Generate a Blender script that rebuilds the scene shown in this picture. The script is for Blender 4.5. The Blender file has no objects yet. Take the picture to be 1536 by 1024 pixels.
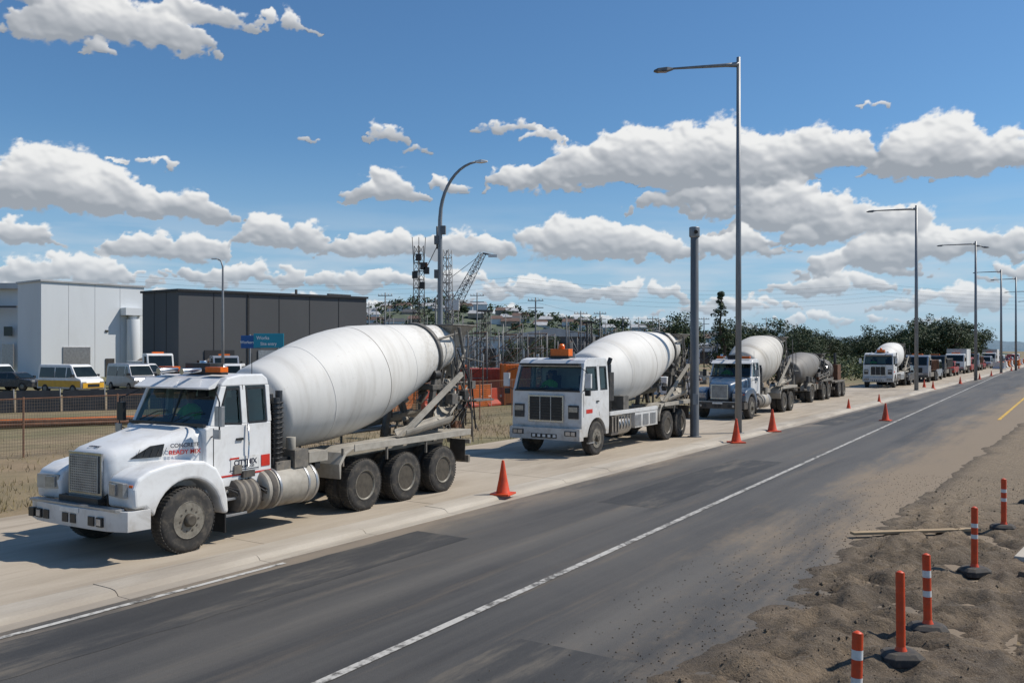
import bpy, bmesh, math, random
import numpy as np
from mathutils import Vector, Matrix, noise
R=random.Random(7)
scene=bpy.context.scene
COL=scene.collection
# ------------------------------------------------------------------ materials
def newmat(name):
    m=bpy.data.materials.new(name); m.use_nodes=True
    nt=m.node_tree; b=nt.nodes['Principled BSDF']
    return m,nt,b
def mth(nt,op,a,b=None,c=None,clamp=False):
    n=nt.nodes.new('ShaderNodeMath'); n.operation=op; n.use_clamp=clamp
    for i,v in enumerate((a,b,c)):
        if v is None: continue
        if hasattr(v,'links'): nt.links.new(v,n.inputs[i])
        else: n.inputs[i].default_value=v
    return n.outputs[0]
def mixc(nt,f,a,b):
    n=nt.nodes.new('ShaderNodeMix'); n.data_type='RGBA'
    for s,v in ((n.inputs[0],f),(n.inputs[6],a),(n.inputs[7],b)):
        if hasattr(v,'links'): nt.links.new(v,s)
        elif s is n.inputs[0]: s.default_value=v
        else: s.default_value=(*v[:3],1)
    return n.outputs[2]
def sstep(nt,v,a,b):
    n=nt.nodes.new('ShaderNodeMapRange'); n.interpolation_type='SMOOTHSTEP'
    nt.links.new(v,n.inputs[0]); n.inputs[1].default_value=a; n.inputs[2].default_value=b
    return n.outputs[0]
def noi(nt,co,scale,detail=5,rough=.55,dist=0):
    n=nt.nodes.new('ShaderNodeTexNoise'); n.inputs['Scale'].default_value=scale
    n.inputs['Detail'].default_value=detail; n.inputs['Roughness'].default_value=rough
    n.inputs['Distortion'].default_value=dist
    nt.links.new(co,n.inputs['Vector']); return n.outputs[0]
def mapping(nt,co,sc=(1,1,1)):
    n=nt.nodes.new('ShaderNodeMapping'); n.inputs['Scale'].default_value=sc
    nt.links.new(co,n.inputs['Vector']); return n.outputs[0]
def objco(nt): return nt.nodes.new('ShaderNodeTexCoord').outputs['Object']
def bump(nt,b,h,strength=.3,dist=.02):
    n=nt.nodes.new('ShaderNodeBump'); n.inputs['Strength'].default_value=strength
    n.inputs['Distance'].default_value=dist; nt.links.new(h,n.inputs['Height'])
    nt.links.new(n.outputs[0],b.inputs['Normal'])
def mat(name,col,rough=.5,metal=0,var=.25,scale=2.5,dirt=None,dz=None,bp=0,bs=30,coat=0,stretch=(1,1,1)):
    m,nt,b=newmat(name)
    co=mapping(nt,objco(nt),stretch)
    n1=noi(nt,co,scale,5,.6)
    f=sstep(nt,n1,.3,.75)
    c=mixc(nt,f,col,tuple(x*(1-var) for x in col))
    if dirt:
        n2=noi(nt,co,scale*1.7,7,.7,.4)
        g=sstep(nt,n2,.42,.8)
        g=mth(nt,'MULTIPLY',g,dirt[1])
        if dz:
            sp=nt.nodes.new('ShaderNodeSeparateXYZ'); nt.links.new(objco(nt),sp.inputs[0])
            h=mth(nt,'SUBTRACT',1,mth(nt,'DIVIDE',sp.outputs[2],dz),clamp=True)
            h=mth(nt,'MULTIPLY',h,mth(nt,'ADD',n2,.35))
            g=mth(nt,'ADD',g,h,clamp=True)
        c=mixc(nt,g,c,dirt[0])
        r=mth(nt,'ADD',rough,mth(nt,'MULTIPLY',g,.4),clamp=True)
        nt.links.new(r,b.inputs['Roughness'])
    else: b.inputs['Roughness'].default_value=rough
    nt.links.new(c,b.inputs['Base Color'])
    b.inputs['Metallic'].default_value=metal
    if coat: b.inputs['Coat Weight'].default_value=coat
    if bp: bump(nt,b,noi(nt,co,bs,4),bp,.01)
    return m
def drummat(name,col,dirtc,amt,low):
    """matt drum paint: streaks running round the drum, cement splashes, dusty belly"""
    m,nt,b=newmat(name); co=objco(nt)
    sp=nt.nodes.new('ShaderNodeSeparateXYZ'); nt.links.new(co,sp.inputs[0])
    a=noi(nt,mapping(nt,co,(2.6,.35,.35)),1.0,6,.65,.2); bl=noi(nt,co,.7,6,.6); sp1=noi(nt,co,9,5,.75); sc=noi(nt,mapping(nt,co,(5,.4,.4)),2.2,5,.7)
    c=mixc(nt,sstep(nt,bl,.35,.7),col,tuple(x*.9 for x in col))
    c=mixc(nt,mth(nt,'MULTIPLY',sstep(nt,a,.48,.72),amt),c,dirtc)
    c=mixc(nt,mth(nt,'MULTIPLY',sstep(nt,sc,.56,.7),amt*.5),c,tuple(x*.75 for x in dirtc))
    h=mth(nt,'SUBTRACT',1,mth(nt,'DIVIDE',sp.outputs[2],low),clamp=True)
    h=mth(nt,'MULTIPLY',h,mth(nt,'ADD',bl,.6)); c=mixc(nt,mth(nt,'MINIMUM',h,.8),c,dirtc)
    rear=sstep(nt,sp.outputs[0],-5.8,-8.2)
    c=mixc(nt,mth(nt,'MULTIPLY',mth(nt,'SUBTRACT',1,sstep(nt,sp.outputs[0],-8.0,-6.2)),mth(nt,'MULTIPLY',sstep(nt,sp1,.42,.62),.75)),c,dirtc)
    c=mixc(nt,mth(nt,'MULTIPLY',sstep(nt,sp1,.62,.7),.45),c,dirtc)
    nt.links.new(c,b.inputs['Base Color']); b.inputs['Roughness'].default_value=.62
    bump(nt,b,sp1,.08,.01); return m
DUST=(.27,.225,.17)
M={}
M['white']=mat('truck_white_paint',(.76,.76,.75),.36,0,.08,1.5,(DUST,.36),1.05,coat=.2)
M['white2']=mat('truck_white_paint_b',(.70,.70,.69),.38,0,.12,2,(DUST,.42),1.3,coat=.15)
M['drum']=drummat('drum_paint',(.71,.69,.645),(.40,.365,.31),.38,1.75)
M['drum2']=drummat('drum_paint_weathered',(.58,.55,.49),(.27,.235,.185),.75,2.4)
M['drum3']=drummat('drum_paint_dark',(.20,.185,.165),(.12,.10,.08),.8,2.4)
M['drumline']=mat('drum_seam',(.30,.26,.22),.6)
M['cream']=mat('fender_cement_dust',(.42,.385,.325),.68,0,.35,2,((.19,.16,.125),.65),.9)
M['blue']=mat('truck_blue_paint',(.035,.09,.17),.34,0,.25,2,(DUST,.5),1.4,coat=.2)
M['dgrey']=mat('chassis_dark',(.035,.034,.033),.55,0,.4,3,((.13,.11,.09),.8),1.5)
M['mgrey']=mat('machinery_grey',(.16,.15,.135),.55,.15,.5,5,((.27,.23,.18),.8),1.6)
M['black']=mat('black_plastic',(.015,.015,.016),.4,0,.3,4,((.1,.09,.075),.3))
M['rubber']=mat('tyre_rubber',(.035,.033,.031),.85,0,.3,4,((.17,.145,.115),.8),bp=.2)
M['rim']=mat('wheel_rim',(.27,.245,.20),.5,.2,.4,6,((.09,.07,.05),.85))
M['rimd']=mat('wheel_rim_dark',(.10,.085,.065),.6,.2,.4,6,((.04,.033,.025),.7))  # darker brown tone for the deep dish, inner faces and nuts
M['chrome']=mat('chrome',(.62,.62,.62),.22,1,.2,4,(DUST,.3))
M['alu']=mat('dull_aluminium',(.45,.45,.45),.4,.8,.3,5,(DUST,.35))
M['lamp']=mat('headlamp_glass',(.5,.5,.5),.12,.5,.3,20)
M['amber']=mat('amber_beacon',(.85,.16,.01),.25,0,.2,8)
M['red']=mat('red_paint',(.6,.03,.015),.4,0,.2,5)
M['orange']=mat('cone_orange_red',(.78,.075,.015),.45,0,.3,6,((.25,.12,.07),.35))
M['refl']=mat('reflective_white',(.78,.77,.74),.4,0,.2,10,(DUST,.35))
M['rubblack']=mat('rubber_base',(.05,.045,.042),.8,0,.4,8,((.2,.165,.12),.7))
M['galv']=mat('galvanised_steel',(.27,.28,.29),.5,.4,.3,2,stretch=(3,3,.5))
M['galvd']=mat('dark_galvanised',(.16,.165,.17),.55,.3,.3,2,stretch=(3,3,.5))
M['rust']=mat('rusty_steel',(.16,.07,.035),.8,0,.5,4,((.07,.05,.04),.5))
M['wire']=mat('wire',(.09,.095,.10),.6)
M['fwire']=mat('fence_wire',(.17,.14,.11),.6,.4)
M['cloth']=mat('shade_cloth',(.035,.04,.05),.9,0,.4,2)
M['wallw']=mat('white_wall_cladding',(.66,.68,.69),.6,0,.07,.2,((.45,.45,.44),.25),stretch=(1,1,.3))
M['wallg']=mat('grey_wall_cladding',(.085,.087,.09),.7,0,.14,.15,((.12,.12,.12),.35),stretch=(1,1,.3))
M['trimd']=mat('wall_dark_trim',(.03,.03,.032),.6)
M['roof']=mat('roof_light',(.5,.5,.5),.5,0,.3,.3)
M['brick']=mat('house_wall',(.38,.32,.26),.8,0,.4,.2)
M['roofd']=mat('roof_tile',(.16,.1,.08),.8,0,.4,.2)
M['teal']=mat('sign_teal',(.01,.3,.42),.4,0,.05)
M['signblue']=mat('sign_blue',(.01,.1,.33),.4,0,.05)
M['signwhite']=mat('sign_lettering',(.8,.8,.8),.4,0,.05)
M['text']=mat('dark_lettering',(.03,.03,.05),.5,0,.05)
M['orangebox']=mat('orange_container_paint',(.74,.17,.015),.5,0,.2,1,((.3,.12,.05),.35))
M['redbar']=mat('red_barrier_plastic',(.5,.05,.02),.5,0,.3,2,((.3,.2,.15),.4))
M['yellow']=mat('yellow_paint',(.7,.38,.02),.45,0,.2,3,(DUST,.2))
M['hivis']=mat('hi_vis_vest',(.16,.75,.06),.6,0,.2,8)
M['skin']=mat('skin_tone',(.45,.25,.17),.5,0,.1,8)
M['seat']=mat('seat_fabric',(.03,.03,.035),.9)
M['wood']=mat('timber',(.4,.29,.17),.8,0,.3,3,stretch=(1,6,6))
M['bark']=mat('bark',(.09,.065,.045),.9,0,.4,3,bp=.4)
M['silver']=mat('car_silver',(.4,.41,.43),.3,.5,.1,2,(DUST,.2))
M['carred']=mat('car_red',(.35,.03,.02),.3,0,.2,2,(DUST,.25))
M['cardark']=mat('car_dark',(.03,.035,.045),.25,0,.2,2,(DUST,.25))
M['glass']=mat('dark_window_glass',(.012,.018,.016),.04,0,.5,1.5)
def glassmat():
    m,nt,b=newmat('tinted_cab_glass'); o=[n for n in nt.nodes if n.type=='OUTPUT_MATERIAL'][0]
    t=nt.nodes.new('ShaderNodeBsdfTransparent'); t.inputs[0].default_value=(.50,.58,.53,1)
    g=nt.nodes.new('ShaderNodeBsdfGlossy'); g.inputs['Roughness'].default_value=.03; g.inputs[0].default_value=(.9,.95,.95,1)
    f=nt.nodes.new('ShaderNodeFresnel'); f.inputs[0].default_value=1.5
    mx=nt.nodes.new('ShaderNodeMixShader'); nt.links.new(mth(nt,'ADD',f.outputs[0],.03),mx.inputs[0]); nt.links.new(t.outputs[0],mx.inputs[1]); nt.links.new(g.outputs[0],mx.inputs[2]); nt.links.new(mx.outputs[0],o.inputs[0]); return m
M['cabglass']=glassmat()
def leafmat(name,a,b):
    m,nt,bs=newmat(name); co=objco(nt)
    f=sstep(nt,noi(nt,co,.7,3,.7),.35,.65)
    g=noi(nt,co,9,1,.5)
    c=mixc(nt,f,a,b); c=mixc(nt,mth(nt,'MULTIPLY',g,.5),c,tuple(x*.35 for x in a))
    nt.links.new(c,bs.inputs['Base Color']); bs.inputs['Roughness'].default_value=.75
    return m
M['leaf']=leafmat('foliage',(.045,.075,.025),(.09,.12,.04))
M['leaf2']=leafmat('foliage_dark',(.03,.053,.022),(.06,.085,.032))
M['leaf3']=leafmat('foliage_light',(.10,.14,.035),(.17,.18,.06))
M['drygrass']=leafmat('dry_grass_blades',(.2,.16,.07),(.32,.26,.13))

# ------------------------------------------------------------------ mesh builder
class P:
    def __init__(s): s.v=[];s.f=[];s.m=[];s.s=[];s.mats=[]
    def mi(s,k):
        if k not in s.mats: s.mats.append(k)
        return s.mats.index(k)
    def add(s,vs,fs,k,smooth=False):
        o=len(s.v); i=s.mi(k)
        s.v+=[Vector(v) for v in vs]
        for n,f in enumerate(fs):
            s.f.append([o+j for j in f]); s.m.append(i)
            s.s.append(smooth if isinstance(smooth,bool) else smooth[n])
    def box(s,c,d,k,rot=None):
        c=Vector(c); h=[x/2 for x in d]
        vs=[Vector((x*h[0],y*h[1],z*h[2])) for x in(-1,1) for y in(-1,1) for z in(-1,1)]
        if rot is not None:
            mt=rot if isinstance(rot,Matrix) else Matrix.Rotation(rot[0],3,rot[1])
            vs=[mt@v for v in vs]
        s.add([c+v for v in vs],[(0,1,3,2),(4,6,7,5),(0,4,5,1),(2,3,7,6),(0,2,6,4),(1,5,7,3)],k)
    def bx(s,x0,x1,y0,y1,z0,z1,k): s.box(((x0+x1)/2,(y0+y1)/2,(z0+z1)/2),(abs(x1-x0),abs(y1-y0),abs(z1-z0)),k)
    def prism(s,prof,y0,y1,k,smooth=False):
        n=len(prof)
        vs=[(x,y0,z) for x,z in prof]+[(x,y1,z) for x,z in prof]
        fs=[tuple(range(n)),tuple(range(2*n-1,n-1,-1))]+[(i,i+n,(i+1)%n+n,(i+1)%n) for i in range(n)]
        s.add(vs,fs,k,[False,False]+[smooth]*n)
    def lathe(s,prof,o,d,k,n=32,caps=True):
        o=Vector(o); d=Vector(d).normalized()
        u=d.orthogonal().normalized()
        if abs(d.z)<.99: u=d.cross(Vector((0,0,1))).normalized()
        w=d.cross(u)
        vs=[];fs=[];sm=[]
        for t,r in prof:
            for i in range(n):
                a=2*math.pi*i/n; vs.append(o+d*t+(u*math.cos(a)+w*math.sin(a))*r)
        for j in range(len(prof)-1):
            for i in range(n):
                fs.append((j*n+i,j*n+(i+1)%n,(j+1)*n+(i+1)%n,(j+1)*n+i)); sm.append(True)
        if caps:
            fs.append(tuple(range(n))); sm.append(False)
            fs.append(tuple(range((len(prof)-1)*n,len(prof)*n))); sm.append(False)
        s.add(vs,fs,k,sm)
    def cyl(s,a,b,r,k,r1=None,n=14):
        a=Vector(a);b=Vector(b); s.lathe([(0,r),((b-a).length,r if r1 is None else r1)],a,b-a,k,n)
    def tube(s,pts,r,k,n=8):
        pts=[Vector(p) for p in pts]; m=len(pts); vs=[];fs=[]
        prev=None
        rr=r if isinstance(r,(list,tuple)) else [r]*m
        for i,p in enumerate(pts):
            t=(pts[min(i+1,m-1)]-pts[max(i-1,0)]).normalized()
            u=(prev-t*prev.dot(t)).normalized() if prev is not None else t.orthogonal().normalized()
            prev=u; w=t.cross(u)
            for j in range(n):
                a=2*math.pi*j/n; vs.append(p+(u*math.cos(a)+w*math.sin(a))*rr[i])
        for i in range(m-1):
            for j in range(n): fs.append((i*n+j,i*n+(j+1)%n,(i+1)*n+(j+1)%n,(i+1)*n+j))
        sm=[True]*len(fs)
        fs+= [tuple(range(n)),tuple(range((m-1)*n,m*n))]; sm+=[False,False]
        s.add(vs,fs,k,sm)
    def loft(s,secs,k,smooth=True,caps=True):
        n=len(secs[0]); vs=[p for q in secs for p in q]; fs=[]
        for j in range(len(secs)-1):
            for i in range(n): fs.append((j*n+i,j*n+(i+1)%n,(j+1)*n+(i+1)%n,(j+1)*n+i))
        sm=[smooth]*len(fs)
        if caps: fs+=[tuple(range(n)),tuple(range((len(secs)-1)*n,len(secs)*n))]; sm+=[False,False]
        s.add(vs,fs,k,sm)
    def quad(s,a,b,c,d,k,t=.006):
        a,b,c,d=map(Vector,(a,b,c,d)); n=(b-a).cross(d-a).normalized()*t
        s.add([a,b,c,d,a+n,b+n,c+n,d+n],[(3,2,1,0),(4,5,6,7),(0,1,5,4),(1,2,6,5),(2,3,7,6),(3,0,4,7)],k)
    def frame(s,pts,w,k,t=.012):
        pts=[Vector(q) for q in pts]; n=len(pts); c=sum(pts,Vector())/n
        inn=[q+(c-q).normalized()*w for q in pts]
        for i in range(n): s.quad(pts[i],pts[(i+1)%n],inn[(i+1)%n],inn[i],k,t)
    def strut(s,a,b,r,k): s.cyl(a,b,r,k,n=4)
    def warp(s,fn): s.v=[Vector(fn(v)) for v in s.v]; return s
    def make(s,name,parent=None,bevel=0,seg=2,loc=None,rz=0,scale=1,recalc=True):
        me=bpy.data.meshes.new(name)
        me.from_pydata([tuple(v) for v in s.v],[],s.f)
        me.polygons.foreach_set('material_index',s.m); me.polygons.foreach_set('use_smooth',s.s)
        for k in s.mats: me.materials.append(M[k] if isinstance(k,str) else k)
        if recalc:
            bm=bmesh.new(); bm.from_mesh(me); bmesh.ops.recalc_face_normals(bm,faces=bm.faces); bm.to_mesh(me); bm.free()
        me.update()
        ob=bpy.data.objects.new(name,me); COL.objects.link(ob)
        if parent: ob.parent=parent
        if loc is not None: ob.location=loc
        ob.rotation_euler[2]=rz; ob.scale=(scale,)*3
        if bevel:
            b=ob.modifiers.new('bevel','BEVEL'); b.width=bevel; b.segments=seg; b.limit_method='ANGLE'; b.angle_limit=math.radians(38)
        return ob
def empty(name,loc,rz=0):
    e=bpy.data.objects.new(name,None); COL.objects.link(e); e.location=loc; e.rotation_euler[2]=rz; e.empty_display_size=.2
    return e
def dup(root,name,loc,rz,scale=1):
    e=empty(name,loc,rz); e.scale=(scale,)*3
    for c in root.children:
        o=c.copy(); COL.objects.link(o); o.parent=e
    return e
def text(body,size,k,parent,loc,rot,name='lettering'):
    cu=bpy.data.curves.new(name,'FONT'); cu.body=body; cu.size=size; cu.extrude=.002; cu.align_x='CENTER'; cu.align_y='CENTER'
    cu.materials.append(M[k]); cu.offset=size*.02
    o=bpy.data.objects.new(name,cu); COL.objects.link(o); o.parent=parent; o.location=loc; o.rotation_euler=rot
    return o
def head(hx,hy): return math.atan2(hy,hx)

# ------------------------------------------------------------------ wheels
def wheel_mesh(kind):
    p=P(); r=.52
    if kind=='front':
        tw=.29
        p.lathe([(0,.30),(-.015,.33),(0.0,.40),(-.005,.47),(-.03,.505),(-.06,r),(-tw+.04,r),(-tw,.48),(-tw,.3)],(0,0,0),(0,1,0),'rubber',48,False)
        p.lathe([(-.005,.305),(.0,.285),(-.06,.26),(-.085,.22),(-.03,.16),(-.02,.12)],(0,0,0),(0,1,0),'rim',32,True)
        p.lathe([(-.03,.11),(.05,.10),(.07,.07)],(0,0,0),(0,1,0),'rimd',20,True)
        rb=.175;yb=-.04
        for i in range(8):
            a=2*math.pi*i/8+.2; p.lathe([(0,.035),(.006,.035)],(.215*math.cos(a),-.07,.215*math.sin(a)),(0,1,0),'black',10)
        p.lathe([(-tw,.3),(-tw+.01,.2)],(0,0,0),(0,1,0),'rimd',24,True)
    else:
        tw=.62
        p.lathe([(0,.30),(-.015,.33),(0.0,.40),(-.005,.47),(-.03,.505),(-.06,r),(-.24,r),(-.28,.47),(-.31,.40),(-.34,.47),(-.38,r),(-tw+.04,r),(-tw,.48),(-tw,.3)],(0,0,0),(0,1,0),'rubber',48,False)
        p.lathe([(-.005,.305),(.0,.285),(-.03,.268)],(0,0,0),(0,1,0),'rim',32,False)
        p.lathe([(-.03,.268),(-.19,.24),(-.2,.14)],(0,0,0),(0,1,0),'rimd',32,True)
        p.lathe([(-.2,.13),(-.06,.115),(-.04,.08)],(0,0,0),(0,1,0),'rim',20,True)
        p.lathe([(-tw,.3),(-tw+.01,.2)],(0,0,0),(0,1,0),'rimd',24,True)
        rb=.18;yb=-.185
    for i in range(10):
        a=2*math.pi*i/10; c=(rb*math.cos(a),yb,rb*math.sin(a))
        p.cyl(c,(c[0],yb+.045,c[2]),.016,'rimd',n=6)
    for i in range(54):
        a=2*math.pi*i/54
        rot=Matrix.Rotation(-a,3,'Y')
        for yy in ((-.075,-.2) if kind=='front' else (-.075,-.2,-.42,-.55)):
            p.box(rot@Vector((r-.001,yy,0)),(.014,.1,.036),'rubber',rot)
    o=p.make('w'); me=o.data; bpy.data.objects.remove(o); return me
WM={'front':wheel_mesh('front'),'rear':wheel_mesh('rear')}
def wheel(root,x,y,kind,r=.52):
    o=bpy.data.objects.new('wheel',WM[kind]); COL.objects.link(o); o.parent=root
    o.location=(x,y,r*.985); o.scale=(r/.52,)*3
    if y<0: o.rotation_euler[2]=math.pi
    o.rotation_euler[1]=R.uniform(0,.6)
    return o
def sect(x,hw,z0,z1,e=4,n=24,y0=0):
    out=[]; cz=(z0+z1)/2; hh=(z1-z0)/2
    for i in range(n):
        a=2*math.pi*i/n; c=math.cos(a); s=math.sin(a)
        out.append((x,y0+hw*math.copysign(abs(c)**(2/e),c),cz+hh*math.copysign(abs(s)**(2/e),s)))
    return out
# ------------------------------------------------------------------ driver and cab interior
def driver(root,x,y,z):
    """seated driver, shoulders at height z, facing +x, hands on the wheel"""
    def ring(zz,hx,hy,ox=0): return [(x+ox+hx*math.cos(a),y+hy*math.sin(a),zz) for a in [2*math.pi*i/16 for i in range(16)]]
    p=P()
    p.loft([ring(z-.60,.13,.17),ring(z-.42,.125,.165),ring(z-.2,.14,.195),ring(z-.07,.125,.21),ring(z+.0,.10,.19),ring(z+.045,.07,.11),ring(z+.07,.055,.065)],'hivis')
    for sy in(-1,1):
        p.tube([(x,y+sy*.15,z-.02),(x+.02,y+sy*.22,z-.08),(x+.15,y+sy*.27,z-.29),(x+.30,y+sy*.22,z-.24),(x+.42,y+sy*.16,z-.17)],[.06,.065,.052,.042,.032],'hivis',10)
    for zz in(z-.18,z-.38): p.loft([ring(zz-.025,.147,.203),ring(zz+.025,.147,.203)],'refl',True,False)
    p.make('driver_vest',root)
    p=P()
    p.loft([ring(z+.04,.05,.055),ring(z+.10,.052,.055,.01),ring(z+.13,.065,.06,.025),ring(z+.17,.085,.07,.02),ring(z+.23,.095,.077,.012),ring(z+.28,.095,.078,.005),ring(z+.33,.075,.062,0),ring(z+.355,.03,.025,0)],'skin')
    p.box((x+.115,y,z+.215),(.03,.022,.04),'skin',(.3,'Y')); p.box((x+.10,y,z+.165),(.01,.045,.008),'red')
    for sy in(-1,1):
        p.box((x+.0,y+sy*.08,z+.22),(.035,.015,.05),'skin'); p.box((x+.10,y+sy*.03,z+.24),(.008,.02,.01),'black')
        h=Vector((x+.44,y+sy*.15,z-.16)); p.box(h,(.07,.035,.06),'skin')
        for i,l in enumerate((.05,.058,.053,.042)):
            b=h+Vector((.03,0,.025-.016*i)); p.tube([b,b+Vector((l*.6,-sy*.01,.005)),b+Vector((l*.7,-sy*.03,-.01))],[.009,.008,.007],'skin',6)
        p.tube([h+Vector((0,-sy*.015,.02)),h+Vector((.03,-sy*.03,.04))],[.01,.008],'skin',6)
    p.make('driver_head_and_hands',root)
    p=P()
    p.loft([ring(z+.27,.102,.085),ring(z+.33,.085,.07),ring(z+.375,.035,.03)],'text'); p.box((x+.13,y,z+.275),(.10,.13,.01),'text',(.1,'Y'))
    p.make('driver_cap',root,.004)
    p=P()
    wc=Vector((x+.50,y,z-.20)); t=Vector((.45,0,.9)).normalized(); u=Vector((0,1,0)); w=t.cross(u)
    p.tube([wc+(u*math.cos(a)+w*math.sin(a))*.2 for a in [2*math.pi*i/20 for i in range(21)]],.014,'black',6)
    p.cyl(wc,wc-t*.5,.025,'black')
    for a in(0,2.1,4.2): p.tube([wc,wc+(u*math.cos(a)+w*math.sin(a))*.2],.012,'black',5)
    p.make('steering_wheel',root)

# ------------------------------------------------------------------ mixer body shared by mixer trucks
def mixer_body(root,A,B,rmax,fend,rears,x0,drum='drum',fcol='cream',axf=0,seed=3,nfront=True):
    A=Vector((A[0],0,A[1]));B=Vector((B[0],0,B[1])); L=(B-A).length; d=(B-A)/L
    p=P()
    prof=[(0,.35),(.03,rmax*.62),(.10,rmax*.73),(.2,rmax*.775),(L*.16,rmax*.88),(L*.25,rmax*.955),(L*.31,rmax*.985),(L*.36,rmax),(L*.42,rmax),(L*.50,rmax*.975),(L*.6,rmax*.89),(L*.75,rmax*.74),(L*.9,rmax*.58),(L*.97,rmax*.5),(L,rmax*.49)]
    p.lathe(prof,A,d,drum,72)
    def rad(t):
        for (a,ra),(b,rb) in zip(prof,prof[1:]):
            if a<=t<=b: return ra+(rb-ra)*(t-a)/(b-a)
    for t,k in ((L*.2,drum),(L*.47,'drumline'),(L*.66,drum)):
        r=rad(t); p.lathe([(t-.009,r-.01),(t-.006,r+.004),(t+.006,r+.004),(t+.009,r-.01)],A,d,k,72,False)
    t=L*.86; r=rad(t)+.05
    p.lathe([(t-.06,r-.1),(t-.06,r),(t+.06,r),(t+.06,r-.1)],A,d,'mgrey',64,False)
    p.lathe([(L,rmax*.47),(L+.004,rmax*.3)],A,d,'black',32,True)
    p.make('drum',root)
    p=P()
    xe=fend
    for y in(-.42,.42): p.bx(x0,xe,y-.045,y+.045,.72,.98,'dgrey')
    for x in [x0-.1,-1.2,-2.5,-3.6,-5,xe+.15]: p.bx(x-.05,x+.05,-.37,.37,.76,.94,'dgrey')
    for y in(-.42,.42): p.bx(-2.0,xe,y-.05,y+.05,.983,1.14,'cream')
    for x in rears:
        p.cyl((x,-1.0,.52),(x,1.0,.52),.09,'dgrey'); p.lathe([(-.25,.1),(-.1,.22),(.1,.22),(.25,.1)],(x,0,.52),(0,1,0),'dgrey',20)
    p.cyl((axf,-.95,.5),(axf,.95,.5),.07,'dgrey')
    for y in(-.5,.5):
        p.tube([(axf+.65,y,.72),(axf+.2,y,.6),(axf,y,.57),(axf-.3,y,.61),(axf-.65,y,.72)],.04,'dgrey')
        xm=sum(rears)/len(rears); p.tube([(rears[0]+.1,y,.6),(xm,y,.74),(rears[-1]-.1,y,.6)],.05,'dgrey')
    p.cyl((0,0,.62),(rears[0],0,.55),.06,'dgrey')
    p.prism([(A.x+.45,1.14),(A.x-.35,1.14),(A.x-.05,A.z-.1),(A.x+.2,A.z-.05)],-.45,.45,'mgrey')
    p.lathe([(-.5,.22),(-.3,.3),(-.05,.34)],A,d,'mgrey',20)
    q=A+d*L*.86; rr=rad(L*.86)
    for y in(-.62,.62):
        p.prism([(q.x+.55,1.14),(q.x+.38,1.14),(q.x+.02,q.z-rr*.75),(q.x+.14,q.z-rr*.72)],y-.06,y+.06,'mgrey')
        p.prism([(q.x-.62,1.14),(q.x-.45,1.14),(q.x+.14,q.z-rr*.72),(q.x+.0,q.z-rr*.72)],y-.06,y+.06,'mgrey')
        p.cyl((q.x-.02,y,q.z-rr*.72),(q.x+.2,y,q.z-rr*.72),.11,'dgrey')
    p.bx(q.x-.3,q.x+.3,-.7,.7,q.z-rr-.16,q.z-rr-.04,'mgrey')
    p.make('chassis',root,.008)
    p=P()
    xf=rears[0]+.78; xb=rears[-1]-.82
    zt=1.30
    for sy in(-1,1):
        ya,yb=sorted((sy*.66,sy*1.26))
        pr=[(xf,.72),(xf+.02,1.0),(xf-.14,1.21),(xf-.4,zt),(xb+.2,zt+.06),(xb-.25,zt+.04)]
        prof2=pr+[(x+.0,z-.035) for x,z in pr[::-1][:-3]]+[(xf-.2,1.18),(xf-.045,.98),(xf-.035,.72)]
        p.prism(prof2,ya,yb,fcol)
        p.bx(xf-.42,xb-.24,sy*1.262-.012,sy*1.262+.012,zt-.09,zt+.05,fcol)
        p.bx(xb-.2,xb-.18,sy*.7,sy*1.14,.6,zt-.2,'dgrey')
        p.bx(xb-.26,xb-.2,sy*.6,sy*1.26,1.0,1.1,fcol)
        for x in rears: p.bx(x+.64,x+.68,sy*1.20,sy*1.25,.95,zt,'mgrey')
    p.make('rear_fenders',root,.008)
    p=P()
    p.bx(xe+.0,xe-.08,-1.2,1.2,.55,.72,'mgrey')
    for y in(-1.1,-.9,.9,1.1): p.bx(xe-.081,xe-.1,y-.07,y+.07,.58,.69,'red')
    e=B+d*.05
    hop=[]
    for z,hx,hy in((e.z-.05,.22,.28),(e.z+.25,.32,.42),(e.z+.5,.5,.62)):
        hop.append([(e.x-.25+a*hx,b*hy,z) for a,b in((-1,-1),(1,-1),(1,1),(-1,1))])
    p.loft(hop[:3],fcol,False,False)
    p.loft([[((e.x-.25)+(x-(e.x-.25))*.92,y*.92,z+.002) for x,y,z in h] for h in hop],'mgrey',False,False)
    p.tube([(e.x+.25,-.62,e.z+.5),(e.x-.75,-.62,e.z+.5),(e.x-.75,.62,e.z+.5),(e.x+.25,.62,e.z+.5),(e.x+.25,-.62,e.z+.5)],.025,'mgrey')
    for y in(-.66,.66):
        p.tube([(e.x-.1,y,1.1),(e.x-.15,y,e.z-.2),(e.x+.05,y,e.z+.45)],.045,'mgrey')
        p.tube([(e.x+.9,y,1.2),(e.x-.2,y,e.z-.1)],.035,'cream')
        p.tube([(e.x+.6,y,e.z-.9),(e.x-.15,y,e.z-.9)],.03,'mgrey')
        p.tube([(e.x+1.0,y*.98,e.z+.12),(e.x+.1,y*.98,e.z+.3)],.03,'mgrey')
    p.lathe([(0,.42),(.35,.3),(.55,.22)],(e.x-.35,0,e.z-.35),(0,0,-1),fcol,24,False)
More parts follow.
